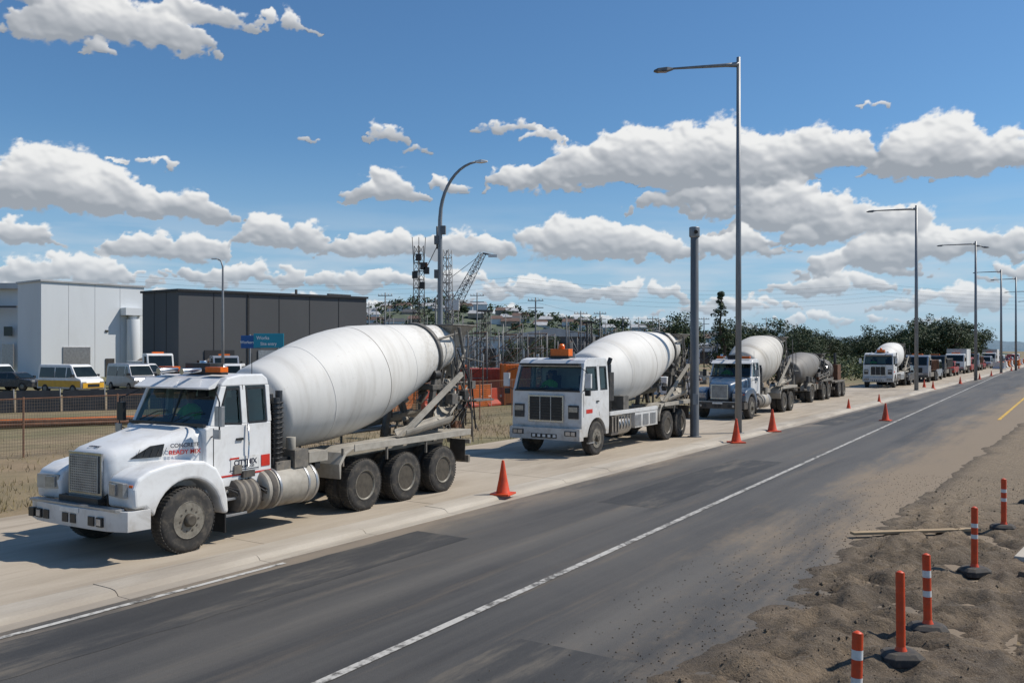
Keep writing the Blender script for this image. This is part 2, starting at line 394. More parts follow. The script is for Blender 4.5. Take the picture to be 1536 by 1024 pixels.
    def trough(a,b,r0,r1,k,thick=.02):
        a=Vector(a);b=Vector(b);t=(b-a).normalized();u=t.cross(Vector((0,0,1))).normalized();w=u.cross(t)
        secs=[]
        for q,r in((a,r0),(b,r1)):
            outer=[q+u*math.cos(x)*r+w*math.sin(x)*r for x in [math.pi+math.pi*i/10 for i in range(11)]]
            inner=[q+u*math.cos(x)*(r-thick)+w*math.sin(x)*(r-thick) for x in [2*math.pi-math.pi*i/10 for i in range(11)]]
            secs.append(outer+inner)
        p.loft(secs,k,False,True)
    trough((e.x-.45,.35,e.z-.95),(e.x+1.4,1.12,1.78),.24,.2,fcol)
    trough((e.x+1.3,1.16,1.72),(e.x+2.9,1.1,1.5),.2,.18,fcol)
    trough((e.x+.2,-.5,1.75),(e.x+1.8,-1.1,1.5),.2,.18,fcol)
    p.prism([(e.x+3.0,1.36),(e.x+2.75,1.36),(e.x+.55,e.z-.72),(e.x+.6,e.z-.62)],1.06,1.14,fcol)
    p.tube([(e.x-.3,.2,1.3),(e.x+.2,.9,2.1)],.04,'chrome')
    p.bx(e.x-.7,e.x+.1,.72,1.2,e.z-1.35,e.z-1.31,'mgrey')
    lx=e.x+.35
    for y in(.78,1.14): p.tube([(lx-.2,y,1.0),(lx+.05,y,e.z+.35)],.02,'mgrey',6)
    for i in range(9):
        z=1.2+i*.26; p.tube([(lx-.18+.027*i,.78,z),(lx-.18+.027*i,1.14,z)],.014,'mgrey',5)
    p.tube([(lx-.6,1.16,e.z-1.3),(lx-.6,1.16,e.z-.4),(lx+.1,1.16,e.z-.3)],.018,'mgrey',6)
    rr2=random.Random(seed)
    for i in range(46):
        x=e.x+rr2.uniform(-.5,1.2); y=rr2.uniform(-.9,1.1); z=rr2.uniform(1.2,2.5)
        if rr2.random()<.45: p.box((x,y,z),(rr2.uniform(.06,.26),rr2.uniform(.08,.2),rr2.uniform(.06,.26)),rr2.choice(['mgrey','cream','dgrey','rust']))
        else: p.cyl((x,y,z),(x+rr2.uniform(-.3,.3),y+rr2.uniform(-.1,.1),z+rr2.uniform(-.1,.3)),rr2.uniform(.03,.09),rr2.choice(['mgrey','cream','dgrey','alu']))
    for i in range(28):
        a=Vector((e.x+rr2.uniform(-.4,1.3),rr2.uniform(.2,1.1),rr2.uniform(1.1,1.5)));b=Vector((e.x+rr2.uniform(-.5,.6),rr2.uniform(.2,.9),rr2.uniform(1.8,e.z)))
        mid=(a+b)/2+Vector((rr2.uniform(-.2,.2),rr2.uniform(0,.15),0)); p.tube([a,mid,b],rr2.uniform(.010,.028),rr2.choice(['dgrey','black','mgrey']),6)
    p.make('chute_and_hopper',root,.006)
    for x in rears:
        wheel(root,x,1.24,'rear'); wheel(root,x,-1.24,'rear')

# ------------------------------------------------------------------ conventional (hooded) mixer
def hood_truck(name,loc,rz,paint='white',hoodp=None,rears=(-4.26,-5.60,-6.95),A=(-2.45,2.03),B=(-8.40,3.30),rmax=1.11,xe=-8.0,sign=True,fr='white',drum='drum'):
    root=empty(name,loc,rz); hp=hoodp or paint
    cabw=lambda v:(v[0],v[1]*(1-.085*max(0,(v[2]-1.9))/.9),v[2])
    p=P()
    p.loft([sect(.93,.40,.98,1.56,5),sect(.90,.50,.92,1.62,5),sect(.78,.56,.9,1.68,5),sect(.4,.66,.9,1.77,5),sect(0,.78,.9,1.84,5.5),sect(-.4,.93,.9,1.92,6),sect(-.56,.97,.9,1.95,6)],hp)
    p.make('hood',root,.0)
    p=P()
    for sy in(-1,1):
        ya,yb=sorted((sy*.60,sy*1.25))
        arch=[(math.cos(a)*.64,.52+math.sin(a)*.64) for a in [math.radians(x) for x in range(12,176,12)]]
        outer=[(.98,.82),(1.0,1.12),(.93,1.27),(.72,1.37),(.4,1.43),(0,1.45),(-.32,1.41),(-.55,1.28),(-.70,1.05),(-.78,.75),(-.80,.5),(-.69,.5)]
        p.prism(outer+[(x,z) for x,z in arch[::-1]]+[(.80,.82)],ya,yb,hp,True)
    p.make('front_fenders',root,.05,3)
    p=P()
    p.bx(.93,.965,-.42,.42,.93,1.61,'chrome')
    p.bx(.966,.972,-.36,.36,.985,1.565,'black')
    for i in range(15):
        z=.995+i*.0385; p.bx(.973,.990,-.36,.36,z,z+.024,'alu')
    for i in range(15):
        y=-.35+i*.05; p.bx(.975,.994,y-.009,y+.009,.985,1.565,'alu')
    for sy in(-1,1):
        p.box((1.0,sy*.88,1.10),(.07,.46,.22),'alu',(sy*-.18,'Z'))
        p.box((1.035,sy*.80,1.10),(.03,.2,.17),'lamp',(sy*-.18,'Z'))
        p.box((1.0,sy*1.02,1.10),(.05,.16,.17),'lamp',(sy*-.18,'Z'))
        p.bx(.93,.99,sy*1.12,sy*1.2,1.02,1.18,'amber')
    sec=[(1.19,-.9),(1.22,-.5),(1.22,.5),(1.19,.9),(1.08,1.22),(.72,1.27),(.72,1.2),(1.0,1.13),(1.1,.85),(1.1,-.85),(1.0,-1.13),(.72,-1.2),(.72,-1.27),(1.08,-1.22)]
    n=len(sec)
    p.add([(x,y,.50) for x,y in sec]+[(x,y,.80) for x,y in sec],[tuple(range(n)),tuple(range(2*n-1,n-1,-1))]+[(i,i+n,(i+1)%n+n,(i+1)%n) for i in range(n)],fr)
    for y in(-1.0,-.8,-.6,-.1,.1,.55,.75): p.bx(1.17,1.235,y-.07,y+.07,.56,.70,'black')
    for y in(-.8,.75): p.bx(1.236,1.242,y-.05,y+.05,.58,.68,'lamp')
    p.bx(1.05,1.2,-1.1,1.1,.80,.84,'alu')
    p.bx(.95,1.08,-.5,.5,.84,.93,'black')
    p.bx(1.224,1.232,-.24,.24,.72,.79,'refl')
    p.make('front_bumper_and_grille',root,.012)
    p=P()
    p.prism([(-.50,.78),(-.50,1.90),(-.60,1.95),(-1.95,1.95),(-1.95,.78)],-1.03,1.03,paint)
    p.prism([(-.87,2.58),(-.90,2.63),(-1.02,2.73),(-1.3,2.78),(-1.82,2.78),(-1.93,2.70),(-1.95,2.58)],-1.03,1.03,paint)
    p.warp(cabw); p.make('cab',root,.04,3)
    p=P()
    p.bx(-1.95,-1.86,-1.03,1.03,1.94,2.585,paint)
    for sy in(-1,1):
        ya,yb=sorted((sy*.955,sy*1.029))
        p.prism([(-.60,1.94),(-.72,1.94),(-.99,2.585),(-.87,2.585)],ya,yb,paint)
        p.bx(-1.40,-1.28,ya,yb,1.94,2.585,paint)
    p.prism([(-.605,1.94),(-.63,1.94),(-.90,2.585),(-.875,2.585)],-.02,.02,'black')
    p.warp(cabw); p.make('cab_pillars',root,.01)
    p=P()
    def pt(y,s,o=0): return (-.60-.29*s+o,y,1.95+.64*s)
    p.add([pt(-.96,0,-.02),pt(.96,0,-.02),pt(.96,1,-.02),pt(-.96,1,-.02)],[(0,1,2,3)],'cabglass')
    for sy in(-1,1):
        y=sy*1.0
        p.add([(-.72,y,1.95),(-1.28,y,1.95),(-1.28,y,2.58),(-.98,y,2.58)],[(0,1,2,3)],'cabglass')
        p.add([(-1.40,y,1.95),(-1.86,y,1.95),(-1.86,y,2.58),(-1.40,y,2.58)],[(0,1,2,3)],'cabglass')
        def fr_(q): 
            q=[(x,sy*1.031,z) for x,z in q]
            p.frame(q if sy<0 else q[::-1],.045,'black',.01)
        fr_([(-.74,1.96),(-1.27,1.92),(-1.27,2.56),(-.99,2.56)]); fr_([(-1.41,1.93),(-1.84,1.93),(-1.84,2.56),(-1.41,2.56)])
        for a,b in(((-.66,.9),(-.66,1.9)),((-1.34,.9),(-1.34,2.6)),((-.66,.9),(-1.34,.9))):
            dx=.006 if a[0]==b[0] else 0; dzz=.006 if a[1]==b[1] else 0
            p.bx(min(a[0],b[0])-dx,max(a[0],b[0])+dx,sy*1.028,sy*1.034,a[1]-dzz,b[1]+dzz,'dgrey')
        p.bx(-1.28,-1.14,sy*1.03,sy*1.06,1.66,1.70,'black')
        p.tube([(-1.37,sy*1.07,1.2),(-1.37,sy*1.09,1.6),(-1.37,sy*1.07,1.95)],.015,'chrome',6)
    p.bx(-.56,-.50,-.97,.97,1.93,1.975,'black')
    p.warp(cabw); p.make('windows',root,recalc=False)
    p=P()
    p.bx(-.66,-.95,-.93,.93,1.952,2.0,'seat')
    for y in(-.45,.45):
        p.bx(-1.62,-1.74,y-.24,y+.24,1.952,2.35,'seat'); p.bx(-1.64,-1.72,y-.12,y+.12,2.35,2.5,'seat')
    p.make('seats_and_dash',root,.02)
    driver(root,-1.40,-.42,2.17)
    p=P()
    p.prism([(-.74,2.56),(-.62,2.54),(-.60,2.57),(-.86,2.72)],-.97,.97,paint)
    for y in(-.62,.62):
        p.bx(-1.15,-1.0,y-.2,y+.2,2.78,2.82,'black'); p.bx(-1.16,-.99,y-.19,y+.19,2.82,2.91,'amber')
    p.bx(-1.5,-1.2,-.35,.3,2.78,2.97,'black'); p.lathe([(0,.12),(.12,.12),(.17,.07)],(-1.6,.1,2.78),(0,0,1),'alu',16)
    p.tube([(-1.7,.8,2.78),(-1.7,.8,3.15)],.008,'black',5)
    for y in(-.3,.3): p.cyl((-1.0,y,2.86),(-.6,y,2.84),.035,'chrome',.06)
    for sy in(-1,1):
        p.tube([(-.62,sy*1.0,1.75),(-.55,sy*1.3,1.85),(-.55,sy*1.3,2.35),(-.75,sy*.98,2.5)],.014,'black',6)
        p.bx(-.61,-.54,sy*1.19,sy*1.36,1.95,2.28,'alu' if sy>0 else 'black'); p.bx(-.535,-.5,sy*1.2,sy*1.35,1.75,1.9,'alu')
    for y0 in(-.75,.15): p.tube([(-.56,y0,1.99),(-.66,y0+.35,2.14),(-.68,y0+.6,2.16)],.01,'black',5)
    for sy in(-1,1):
        yy=lambda x,z:sy*(.668+(.4-x)*.30+ .012 -max(0,z-1.6)*.25)
        q=[(.62,yy(.62,1.50),1.50),(.14,yy(.14,1.5),1.50),(.08,yy(.08,1.7),1.70),(.30,yy(.3,1.68),1.68)]
        p.add(q,[(0,1,2,3)],'black')
        for i in range(5):
            x=.52-.1*i; p.tube([(x,yy(x,1.52)+sy*.008,1.52),(x-.06,yy(x-.06,1.64)+sy*.008,1.64)],.006,'dgrey',4)
    for x,z in((-.95,.72),(-.95,.45)): p.bx(x-.28,x+.2,.85,1.2,z-.03,z+.01,'alu')
    p.make('cab_fittings',root,.008)
    p=P()
    p.lathe([(0,.2),(.04,.3),(.5,.3),(.54,.2)],(-.98,.98,.70),(-1,0,-.03),'dgrey',24)
    for t_ in(.12,.25,.4): p.lathe([(t_,.302),(t_+.03,.312),(t_+.06,.302)],(-.98,.98,.70),(-1,0,-.03),'mgrey',24)
    p.lathe([(0,.26),(.06,.35),(.95,.36),(1.28,.36),(1.36,.27)],(-1.62,.92,.74),(-1,0,0),'cream',32)
    for t_ in(.3,1.0,1.2): p.lathe([(t_,.36),(t_+.005,.374),(t_+.05,.374),(t_+.055,.36)],(-1.62,.92,.74),(-1,0,0),'alu',32,False)
    p.lathe([(0,.35),(.02,.365),(.12,.365),(.14,.35)],(-1.75,.92,.74),(-1,0,0),'dgrey',32,False)
    p.lathe([(0,.26),(.06,.34),(1.9,.34),(2.0,.26)],(-1.1,-.92,.74),(-1,0,0),'alu',28)
    for i in range(24): 
        rr=random.Random(i); p.box((-.85-rr.random()*2.3,.75+rr.random()*.3,1.05+rr.random()*.15),(.12+.2*rr.random(),.12,.1+.1*rr.random()),rr.choice(['dgrey','mgrey','black']))
    for i in range(8):
        rr=random.Random(i+50); x=-.85-rr.random()*.7; p.tube([(x,1.0,.9),(x-.1,1.22,.75+.1*rr.random()),(x-.3,1.2,.5+.2*rr.random())],.02,'black',6)
    for i,(x,y) in enumerate(((-2.06,1.02),(-2.06,.86),(-2.2,.95))):
        p.cyl((x,y,1.0),(x,y,2.35+.06*i),.065,'black',n=12)
        for j in range(13): p.lathe([(0,.065),(.01,.085),(.03,.085),(.04,.065)],(x,y,1.15+j*.09),(0,0,1),'black',12,False)
    p.bx(-2.35,-2.0,.7,1.1,.98,1.2,'mgrey'); p.bx(-2.75,-2.4,.75,1.15,1.05,1.38,'mgrey'); p.cyl((-2.5,.95,1.38),(-2.5,.95,1.6),.09,'cream')
    p.bx(-3.3,-2.8,.8,1.12,1.1,1.3,'cream')
    p.cyl((-2.1,-.95,1.0),(-2.1,-.95,3.0),.07,'chrome')
    for i in range(6): p.tube([(-2.0,.2*i-.5,1.2),(-2.2,.2*i-.45,1.6+.1*i),(-2.3,.15*i-.4,2.0)],.02,'black',6)
    p.bx(-.76,-.73,.85,1.22,.18,.6,'black')
    p.make('tanks_and_stacks',root,.008)
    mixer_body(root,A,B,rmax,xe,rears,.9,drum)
    wheel(root,0,1.25,'front'); wheel(root,0,-1.25,'front')
    if sign:
        p=P()
        p.bx(-.75,-1.92,1.033,1.037,1.06,1.09,'red')
        p.bx(-.62,-.78,1.033,1.038,.95,1.10,'red'); p.bx(-1.70,-1.90,1.033,1.038,1.16,1.36,'red')
        p.bx(-1.02,-1.66,1.033,1.037,1.13,1.38,'refl'); p.bx(-1.0,-1.2,1.0375,1.040,1.34,1.37,'red')
        p.bx(-1.0,-1.64,1.0375,1.040,1.145,1.16,'text')
        p.make('door_livery',root)
        rot=(math.pi/2,0,math.pi)
        text('CITYMIX',.13,'text',root,(-1.34,1.041,1.275),rot)
        text('CONCRETE CO',.055,'text',root,(-1.34,1.041,1.20),rot)
        text('READY MIX',.10,'red',root,(-.20,.893,1.55),(math.pi/2,0,math.pi-.33),'hood_lettering')
        text('CONCRETE',.09,'text',root,(-.20,.893,1.66),(math.pi/2,0,math.pi-.33),'hood_lettering')
        text('CITYMIX',.07,'text',root,(.80,0,1.685),(.18,0,math.pi/2),'hood_lettering')
    return root

# ------------------------------------------------------------------ cab-over mixer
def cabover(name,loc,rz,paint='white2',A=(-1.5,2.2),B=(-8.3,3.3),rmax=1.18,rears=(-5.45,-6.7),xe=-8.4,beacon=True):
    root=empty(name,loc,rz)
    cabw=lambda v:(v[0],v[1]*(1-.06*max(0,(v[2]-1.9))),v[2])
    p=P()
    arch=[(math.cos(a)*.62,.52+math.sin(a)*.62) for a in [math.radians(x) for x in range(5,176,12)]]
    p.prism([(.95,.60),(1.0,.95),(.972,1.97),(-.82,1.97),(-.82,.9),(-.78,.6)]+[(x,z) for x,z in arch[::-1]]+[(.64,.60)],-1.22,1.22,paint)
    p.prism([(.735,2.70),(.70,2.80),(.60,2.90),(.3,2.96),(-.72,2.96),(-.80,2.88),(-.82,2.70)],-1.22,1.22,paint)
    p.warp(cabw); p.make('cab',root,.05,3)
    p=P()
    p.bx(-.82,-.72,-1.22,1.22,1.96,2.705,paint)
    for sy in(-1,1):
        ya,yb=sorted((sy*1.13,sy*1.219))
        p.prism([(.970,1.96),(.84,1.96),(.61,2.705),(.735,2.705)],ya,yb,paint)
        p.bx(-.24,-.08,ya,yb,1.96,2.705,paint)
    p.warp(cabw); p.make('cab_pillars',root,.012)
    p=P()
    p.add([(.955,-1.13,1.97),(.955,1.13,1.97),(.72,1.13,2.70),(.72,-1.13,2.70)],[(0,1,2,3)],'cabglass')
    p.bx(.965,.985,-1.15,1.15,1.95,2.0,'black')
    for sy in(-1,1):
        y=sy*1.19
        p.add([(.84,y,1.97),(-.08,y,1.97),(-.08,y,2.70),(.61,y,2.70)],[(0,1,2,3)],'cabglass'); p.add([(-.24,y,1.97),(-.72,y,1.97),(-.72,y,2.70),(-.24,y,2.70)],[(0,1,2,3)],'cabglass')
        def fr_(q): 
            q=[(x,sy*1.221,z) for x,z in q]
            p.frame(q if sy<0 else q[::-1],.05,'black',.008)
        fr_([(.83,1.97),(-.07,1.97),(-.07,2.69),(.60,2.69)]); fr_([(-.25,1.97),(-.71,1.97),(-.71,2.69),(-.25,2.69)])
        for x in(.86,-.16): p.bx(x-.006,x+.006,sy*1.217,sy*1.223,1.2,1.9 if x>0 else 2.75,'dgrey')
        p.bx(-.1,.05,sy*1.22,sy*1.25,1.62,1.66,'black')
        p.bx(.70,.3,sy*1.218,sy*1.224,1.3,1.42,'red')
    p.warp(cabw); p.make('windows',root,recalc=False)
    p=P()
    p.bx(.60,.88,-1.08,1.08,1.972,2.05,'seat')
    for y in(-.6,.6): p.bx(-.42,-.55,y-.25,y+.25,1.972,2.4,'seat'); p.bx(-.44,-.52,y-.12,y+.12,2.4,2.56,'seat')
    p.make('seats_and_dash',root,.02)
    driver(root,-.28,-.6,2.2)
    p=P()
    p.bx(.99,1.03,-.62,.62,1.03,1.84,'chrome'); p.bx(1.031,1.036,-.57,.57,1.08,1.79,'black')
    for i in range(8):
        z=1.12+i*.083; p.bx(1.037,1.05,-.57,.57,z,z+.022,'dgrey')
    for y in(-.19,.19): p.bx(1.037,1.055,y-.015,y+.015,1.08,1.79,'alu')
    p.bx(.9,1.14,-1.23,1.23,.50,.86,paint)
    p.bx(1.141,1.15,-.45,.45,.55,.68,'black')
    for sy in(-1,1):
        p.bx(1.1,1.155,sy*.72,sy*1.12,.64,.79,'black'); p.bx(1.15,1.165,sy*.76,sy*.92,.66,.77,'lamp'); p.bx(1.15,1.165,sy*.95,sy*1.08,.66,.77,'lamp')
        p.bx(.98,1.03,sy*.78,sy*1.12,1.15,1.55,'dgrey'); p.bx(1.03,1.04,sy*.80,sy*1.1,1.35,1.5,'lamp')
        p.tube([(.85,sy*1.15,2.65),(1.0,sy*1.42,2.55),(1.0,sy*1.42,2.1),(.9,sy*1.18,1.95)],.014,'black',6)
        p.bx(.94,1.02,sy*1.34,sy*1.54,2.08,2.5,paint); p.bx(.94,1.02,sy*1.34,sy*1.5,1.85,2.02,'black')
        p.bx(.2,.55,sy*1.15,sy*1.24,.38,.42,'alu')
    for i in range(5): p.bx(1.151,1.156,-.4+i*.18,-.3+i*.18,.58,.66,'refl')
    p.tube([(1.02,-.95,1.97),(.99,0,2.07)],.01,'black',5); p.tube([(1.02,.1,1.97),(.99,.9,2.07)],.01,'black',5)
    p.bx(.72,.86,-1.05,1.05,2.74,2.80,'black')
    if beacon:
        p.bx(.05,.4,-.25,.45,2.96,3.02,'black'); p.bx(.1,.36,-.22,.42,3.02,3.24,'amber'); p.lathe([(0,.1),(.1,.1),(.16,.05)],(.22,.1,3.24),(0,0,1),'amber',14)
    for y in(-.6,.7): p.cyl((.5,y,2.96),(.5,y,3.08),.05,'alu')
    p.make('front_fittings',root,.01)
    p=P()
    p.cyl((-1.05,1.08,1.1),(-1.05,1.08,2.75),.09,'black'); p.bx(-1.2,-.9,.95,1.2,1.6,2.5,'dgrey'); p.cyl((-1.05,1.08,2.75),(-1.12,1.12,2.95),.07,'black')
    p.bx(-1.35,-.95,-1.1,.9,1.1,2.2,'mgrey')
    p.bx(-1.0,-1.5,.75,1.2,.5,1.1,'dgrey')
    p.lathe([(0,.2),(.05,.3),(.9,.3),(.95,.2)],(-1.6,.9,.75),(-1,0,0),'alu',24)
    p.bx(-.9,-4.6,1.13,1.22,1.14,1.26,paint)
    p.bx(-2.75,-4.6,.72,1.21,.62,1.12,paint)
    for x in(-3.0,-3.6,-4.2): p.bx(x-.22,x+.22,1.212,1.222,.68,1.05,'alu')
    p.bx(-1.0,-4.6,-1.21,-.72,.6,1.12,paint)
    for i in range(7): p.bx(-1.0-.22*i,-1.08-.22*i,1.222,1.23,.62,1.1,'mgrey')
    p.bx(-2.1,-2.5,.5,1.1,1.26,1.7,'mgrey')
    p.make('side_boxes_and_exhaust',root,.01)
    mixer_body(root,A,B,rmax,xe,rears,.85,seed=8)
    wheel(root,0,1.22,'front'); wheel(root,0,-1.22,'front')
    return root

# ------------------------------------------------------------------ dusty dark-drum mixer trailer rig
def mixer_trailer(name,loc,rz):
    root=empty(name,loc,rz)
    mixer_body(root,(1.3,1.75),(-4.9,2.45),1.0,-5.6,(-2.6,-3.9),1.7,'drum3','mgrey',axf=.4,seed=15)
    p=P()
    for x in(.4,): 
        for sy in(-1,1): p.prism([(x+.62,.7),(x+.5,1.02),(x+.2,1.16),(x-.2,1.16),(x-.5,1.02),(x-.62,.7),(x-.58,.7),(x-.46,.98),(x-.18,1.12),(x+.18,1.12),(x+.46,.98),(x+.58,.7)],sy*.65,sy*1.24,'cream')
    for i in range(34):
        r=R.random; p.box((1.6-7*r(),.85+.3*r(),.85+.8*r()),(.2+.4*r(),.15,.15+.3*r()),R.choice(['dgrey','mgrey','cream','rust']))
    p.tube([(1.6,1.0,.8),(-.6,1.1,.7),(-1.6,1.0,.8)],.08,'dgrey')
    # rear equipment deck
    for y in(-.45,.45): p.bx(-5.6,-9.2,y-.05,y+.05,.8,1.0,'dgrey')
    p.bx(-6.0,-9.0,-1.15,1.15,1.0,1.12,'mgrey')
    p.lathe([(0,.3),(.1,.7),(1.1,.75),(1.25,.4)],(-6.2,0,1.85),(-1,0,0),'mgrey',28); p.prism([(-6.1,1.12),(-7.6,1.12),(-7.2,1.5),(-6.5,1.5)],-.6,.6,'dgrey')
    p.bx(-7.9,-8.9,-.9,.9,1.12,2.2,'rust'); p.cyl((-8.4,.6,2.2),(-8.4,.6,3.0),.09,'dgrey')
    p.make('trailer_deck',root,.01)
    wheel(root,.4,1.24,'rear'); wheel(root,.4,-1.24,'rear')
    for x in(-7.0,-8.3): wheel(root,x,1.24,'rear'); wheel(root,x,-1.24,'rear')
    return root
M['dirt0']=mat('gravel_load',(.25,.2,.15),.95,0,.4,6,bp=.5)
# ------------------------------------------------------------------ box / tipper truck
def rigid_truck(name,loc,rz,paint,body,kind='box',cz=2.7):
    root=empty(name,loc,rz)
    p=P()
    arch=[(math.cos(a)*.58,.5+math.sin(a)*.58) for a in [math.radians(x) for x in range(5,176,17)]]
    p.prism([(1.05,.55),(1.1,.9),(1.05,1.65),(.75,cz-.1),(.5,cz),(-.7,cz),(-.8,cz-.1),(-.8,.6)]+arch[::-1]+[(.62,.55)],-1.15,1.15,paint)
    p.make('cab',root,.06,3)
    p=P()
    p.quad((1.065,-1.0,1.7),(1.065,1.0,1.7),(.79,1.0,cz-.2),(.79,-1.0,cz-.2),'glass',.012)
    p.bx(1.09,1.13,-.6,.6,.95,1.45,'black')
    for sy in(-1,1):
        q=[(.85,sy*1.152,1.65),(-.1,sy*1.152,1.65),(-.1,sy*1.152,cz-.25),(.62,sy*1.152,cz-.25)]
        p.quad(*(q[::-1] if sy>0 else q),'glass',.008)
        p.bx(1.08,1.15,sy*.7,sy*1.05,.75,.95,'lamp'); p.bx(.9,1.0,sy*1.25,sy*1.42,1.7,2.2,'black')
    p.bx(1.1,1.2,-1.15,1.15,.45,.7,'dgrey')
    for y in(-.4,.4): p.bx(.8,-6.2,y-.05,y+.05,.7,.95,'dgrey')
    p.bx(-1.2,-3.4,.7,1.1,.5,.95,'mgrey'); p.bx(-1.2,-3.4,-.7,-1.1,.5,.95,'mgrey'); p.bx(.1,-.2,-.5,.5,cz,cz+.15,'amber')
    p.make('windows_and_chassis',root,.01)
    p=P()
    if kind=='box':
        p.bx(-1.0,-6.4,-1.22,1.22,1.05,3.35,body)
        for x in (-1.02,-6.38): p.bx(x-.04,x+.04,-1.24,1.24,1.03,3.38,'alu')
    else:
        p.loft([[(-1.1,-1.05,1.1),(-1.1,1.05,1.1),(-1.0,1.22,2.2),(-1.0,-1.22,2.2)],[(-6.1,-1.05,1.1),(-6.1,1.05,1.1),(-6.3,1.22,2.2),(-6.3,-1.22,2.2)]],body,False)
        for i in range(8): p.bx(-1.3-i*.65,-1.4-i*.65,-1.26,1.26,1.2,2.15,body)
        p.lathe([(0,1.0),(.3,.6),(.45,.1)],(-3.6,0,2.15),(0,0,1),'dirt0',12)
    p.make('body',root,.02)
    for x in(0,-4.4,-5.5): wheel(root,x,1.16,'front' if x==0 else 'rear',.5); wheel(root,x,-1.16,'front' if x==0 else 'rear',.5)
    return root
# ------------------------------------------------------------------ small cars and vans
def car(name,loc,rz,kind='van',paint='white',lower=None,scale=1):
    root=empty(name,loc,rz); root.scale=(scale,)*3
    if kind=='van':
        side=[(2.3,.35),(2.35,.8),(2.2,1.05),(1.75,1.18),(1.15,1.95),(.95,2.05),(-2.2,2.05),(-2.3,1.9),(-2.35,.35)]; w=.92; zt=2.05
        wins=[[(1.45,1.2),(.75,1.15),(.75,1.85),(1.05,1.85)],[(.65,1.15),(-.45,1.15),(-.45,1.85),(.65,1.85)],[(-.55,1.15),(-2.1,1.15),(-2.05,1.85),(-.55,1.85)]]; ws=((1.75,1.2),(1.17,1.92)); wx=(1.45,-1.45); z0=1.1
    elif kind=='ute':
        side=[(2.5,.4),(2.52,.85),(2.4,1.0),(1.35,1.1),(.75,1.68),(.6,1.72),(-.45,1.72),(-.7,1.1),(-2.4,1.08),(-2.42,.4)]; w=.9; zt=1.72
        wins=[[(1.15,1.12),(.25,1.1),(.25,1.6),(.72,1.6)],[(.15,1.1),(-.6,1.1),(-.42,1.6),(.15,1.6)]]; ws=((1.37,1.12),(.78,1.66)); wx=(1.55,-1.45); z0=1.0
    else:
        side=[(2.2,.3),(2.22,.7),(2.05,.86),(1.15,.96),(.5,1.42),(.3,1.47),(-1.0,1.45),(-1.75,1.05),(-2.15,.95),(-2.2,.3)]; w=.87; zt=1.47
        wins=[[(.95,.98),(0,.95),(0,1.37),(.45,1.37)],[(-.1,.95),(-1.5,1.0),(-1.05,1.36),(-.1,1.37)]]; ws=((1.13,.98),(.53,1.4)); wx=(1.35,-1.3); z0=.9
    cw=lambda v:(v[0],v[1]*(1-.14*max(0,(v[2]-z0))/(zt-z0)),v[2])
    p=P(); p.prism(side,-w,w,paint); p.warp(cw); p.make('body',root,.06,3)
    p=P()
    for sy in(-1,1):
        for wn in wins:
            q=[(x,sy*(w+.001),z) for x,z in wn]
            if sy>0:q=q[::-1]
            p.quad(*q,'glass',.008)
    (xa,za),(xb,zb)=ws
    p.quad((xa+.01,-w*.9,za+.03),(xa+.01,w*.9,za+.03),(xb+.03,w*.9,zb-.03),(xb+.03,-w*.9,zb-.03),'glass',.01)
    p.warp(cw)
    fx=side[1][0]
    if lower: 
        for sy in(-1,1): p.bx(-2.2,2.2,sy*w,sy*(w+.008),.5,.95,lower)
        p.bx(fx-.1,fx+.03,-w*.9,w*.9,.45,.8,lower)
    p.bx(fx-.05,fx+.04,-w*.5,w*.5,.5,.72,'black')
    for sy in(-1,1):
        p.bx(fx-.12,fx+.02,sy*.55,sy*.85,.72,.88,'lamp'); p.bx(side[-1][0]-.02,side[-1][0]+.05,sy*.7,sy*.85,.7,.95,'red')
        p.bx(xa-.3,xa-.15,sy*(w-.02),sy*(w+.18),za,za+.18,'black')
        for x in wx:
            p.lathe([(0,.05),(.005,.36),(.01,.36)],(x,sy*(w-.01),.34),(0,sy,0),'black',20)
            p.lathe([(-.2,.33),(.01,.34),(.03,.3),(.03,.2),(.0,.18)],(x,sy*(w),.34),(0,sy,0),'rubber',22)
            p.lathe([(.01,.2),(.035,.19),(.02,.05)],(x,sy*w,.34),(0,sy,0),'rim',16)
    p.make('windows_wheels_and_lights',root)
    return root

# ================================================================== GROUND & ROAD
KD=Vector((.548,.8365,0)); KN=Vector((.8365,-.548,0)); K0=Vector((-12.90,0,0)); KA=math.atan2(KD.y,KD.x)
ZR=-.08
def K(s,o,z=0): return K0+KD*s+KN*o+Vector((0,0,z))
def groundmat():
    m,nt,b=newmat('dry_ground'); co=objco(nt)
    a=noi(nt,co,.03,5,.6); f=noi(nt,co,.6,7,.7); g=noi(nt,co,14,4,.7)
    c=mixc(nt,sstep(nt,f,.35,.65),(.30,.215,.13),(.205,.15,.088))
    c=mixc(nt,mth(nt,'MULTIPLY',sstep(nt,a,.42,.6),.85),c,(.12,.125,.05))
    c=mixc(nt,mth(nt,'MULTIPLY',sstep(nt,g,.5,.75),.5),c,(.12,.09,.055))
    nt.links.new(c,b.inputs['Base Color']); b.inputs['Roughness'].default_value=.95
    bump(nt,b,g,.5,.05); return m
M['ground']=groundmat()
p=P(); s=6000
p.add([(-s,-400,-.11),(s,-400,-.11),(s,7400,-.11),(-s,7400,-.11)],[(0,1,2,3)],'ground'); p.make('ground')
p=P()
vs=[];fs=[]
offs=[-6.5,-6.9,-7.5,-8.2,-9,-10,-11,-12,-13.5,-15,-17,-20,-24,-30,-40,-60,-100,-180,-400]
ss=[-8+i*.8 for i in range(100)]+[75,85,100,130,180,260,400,700]
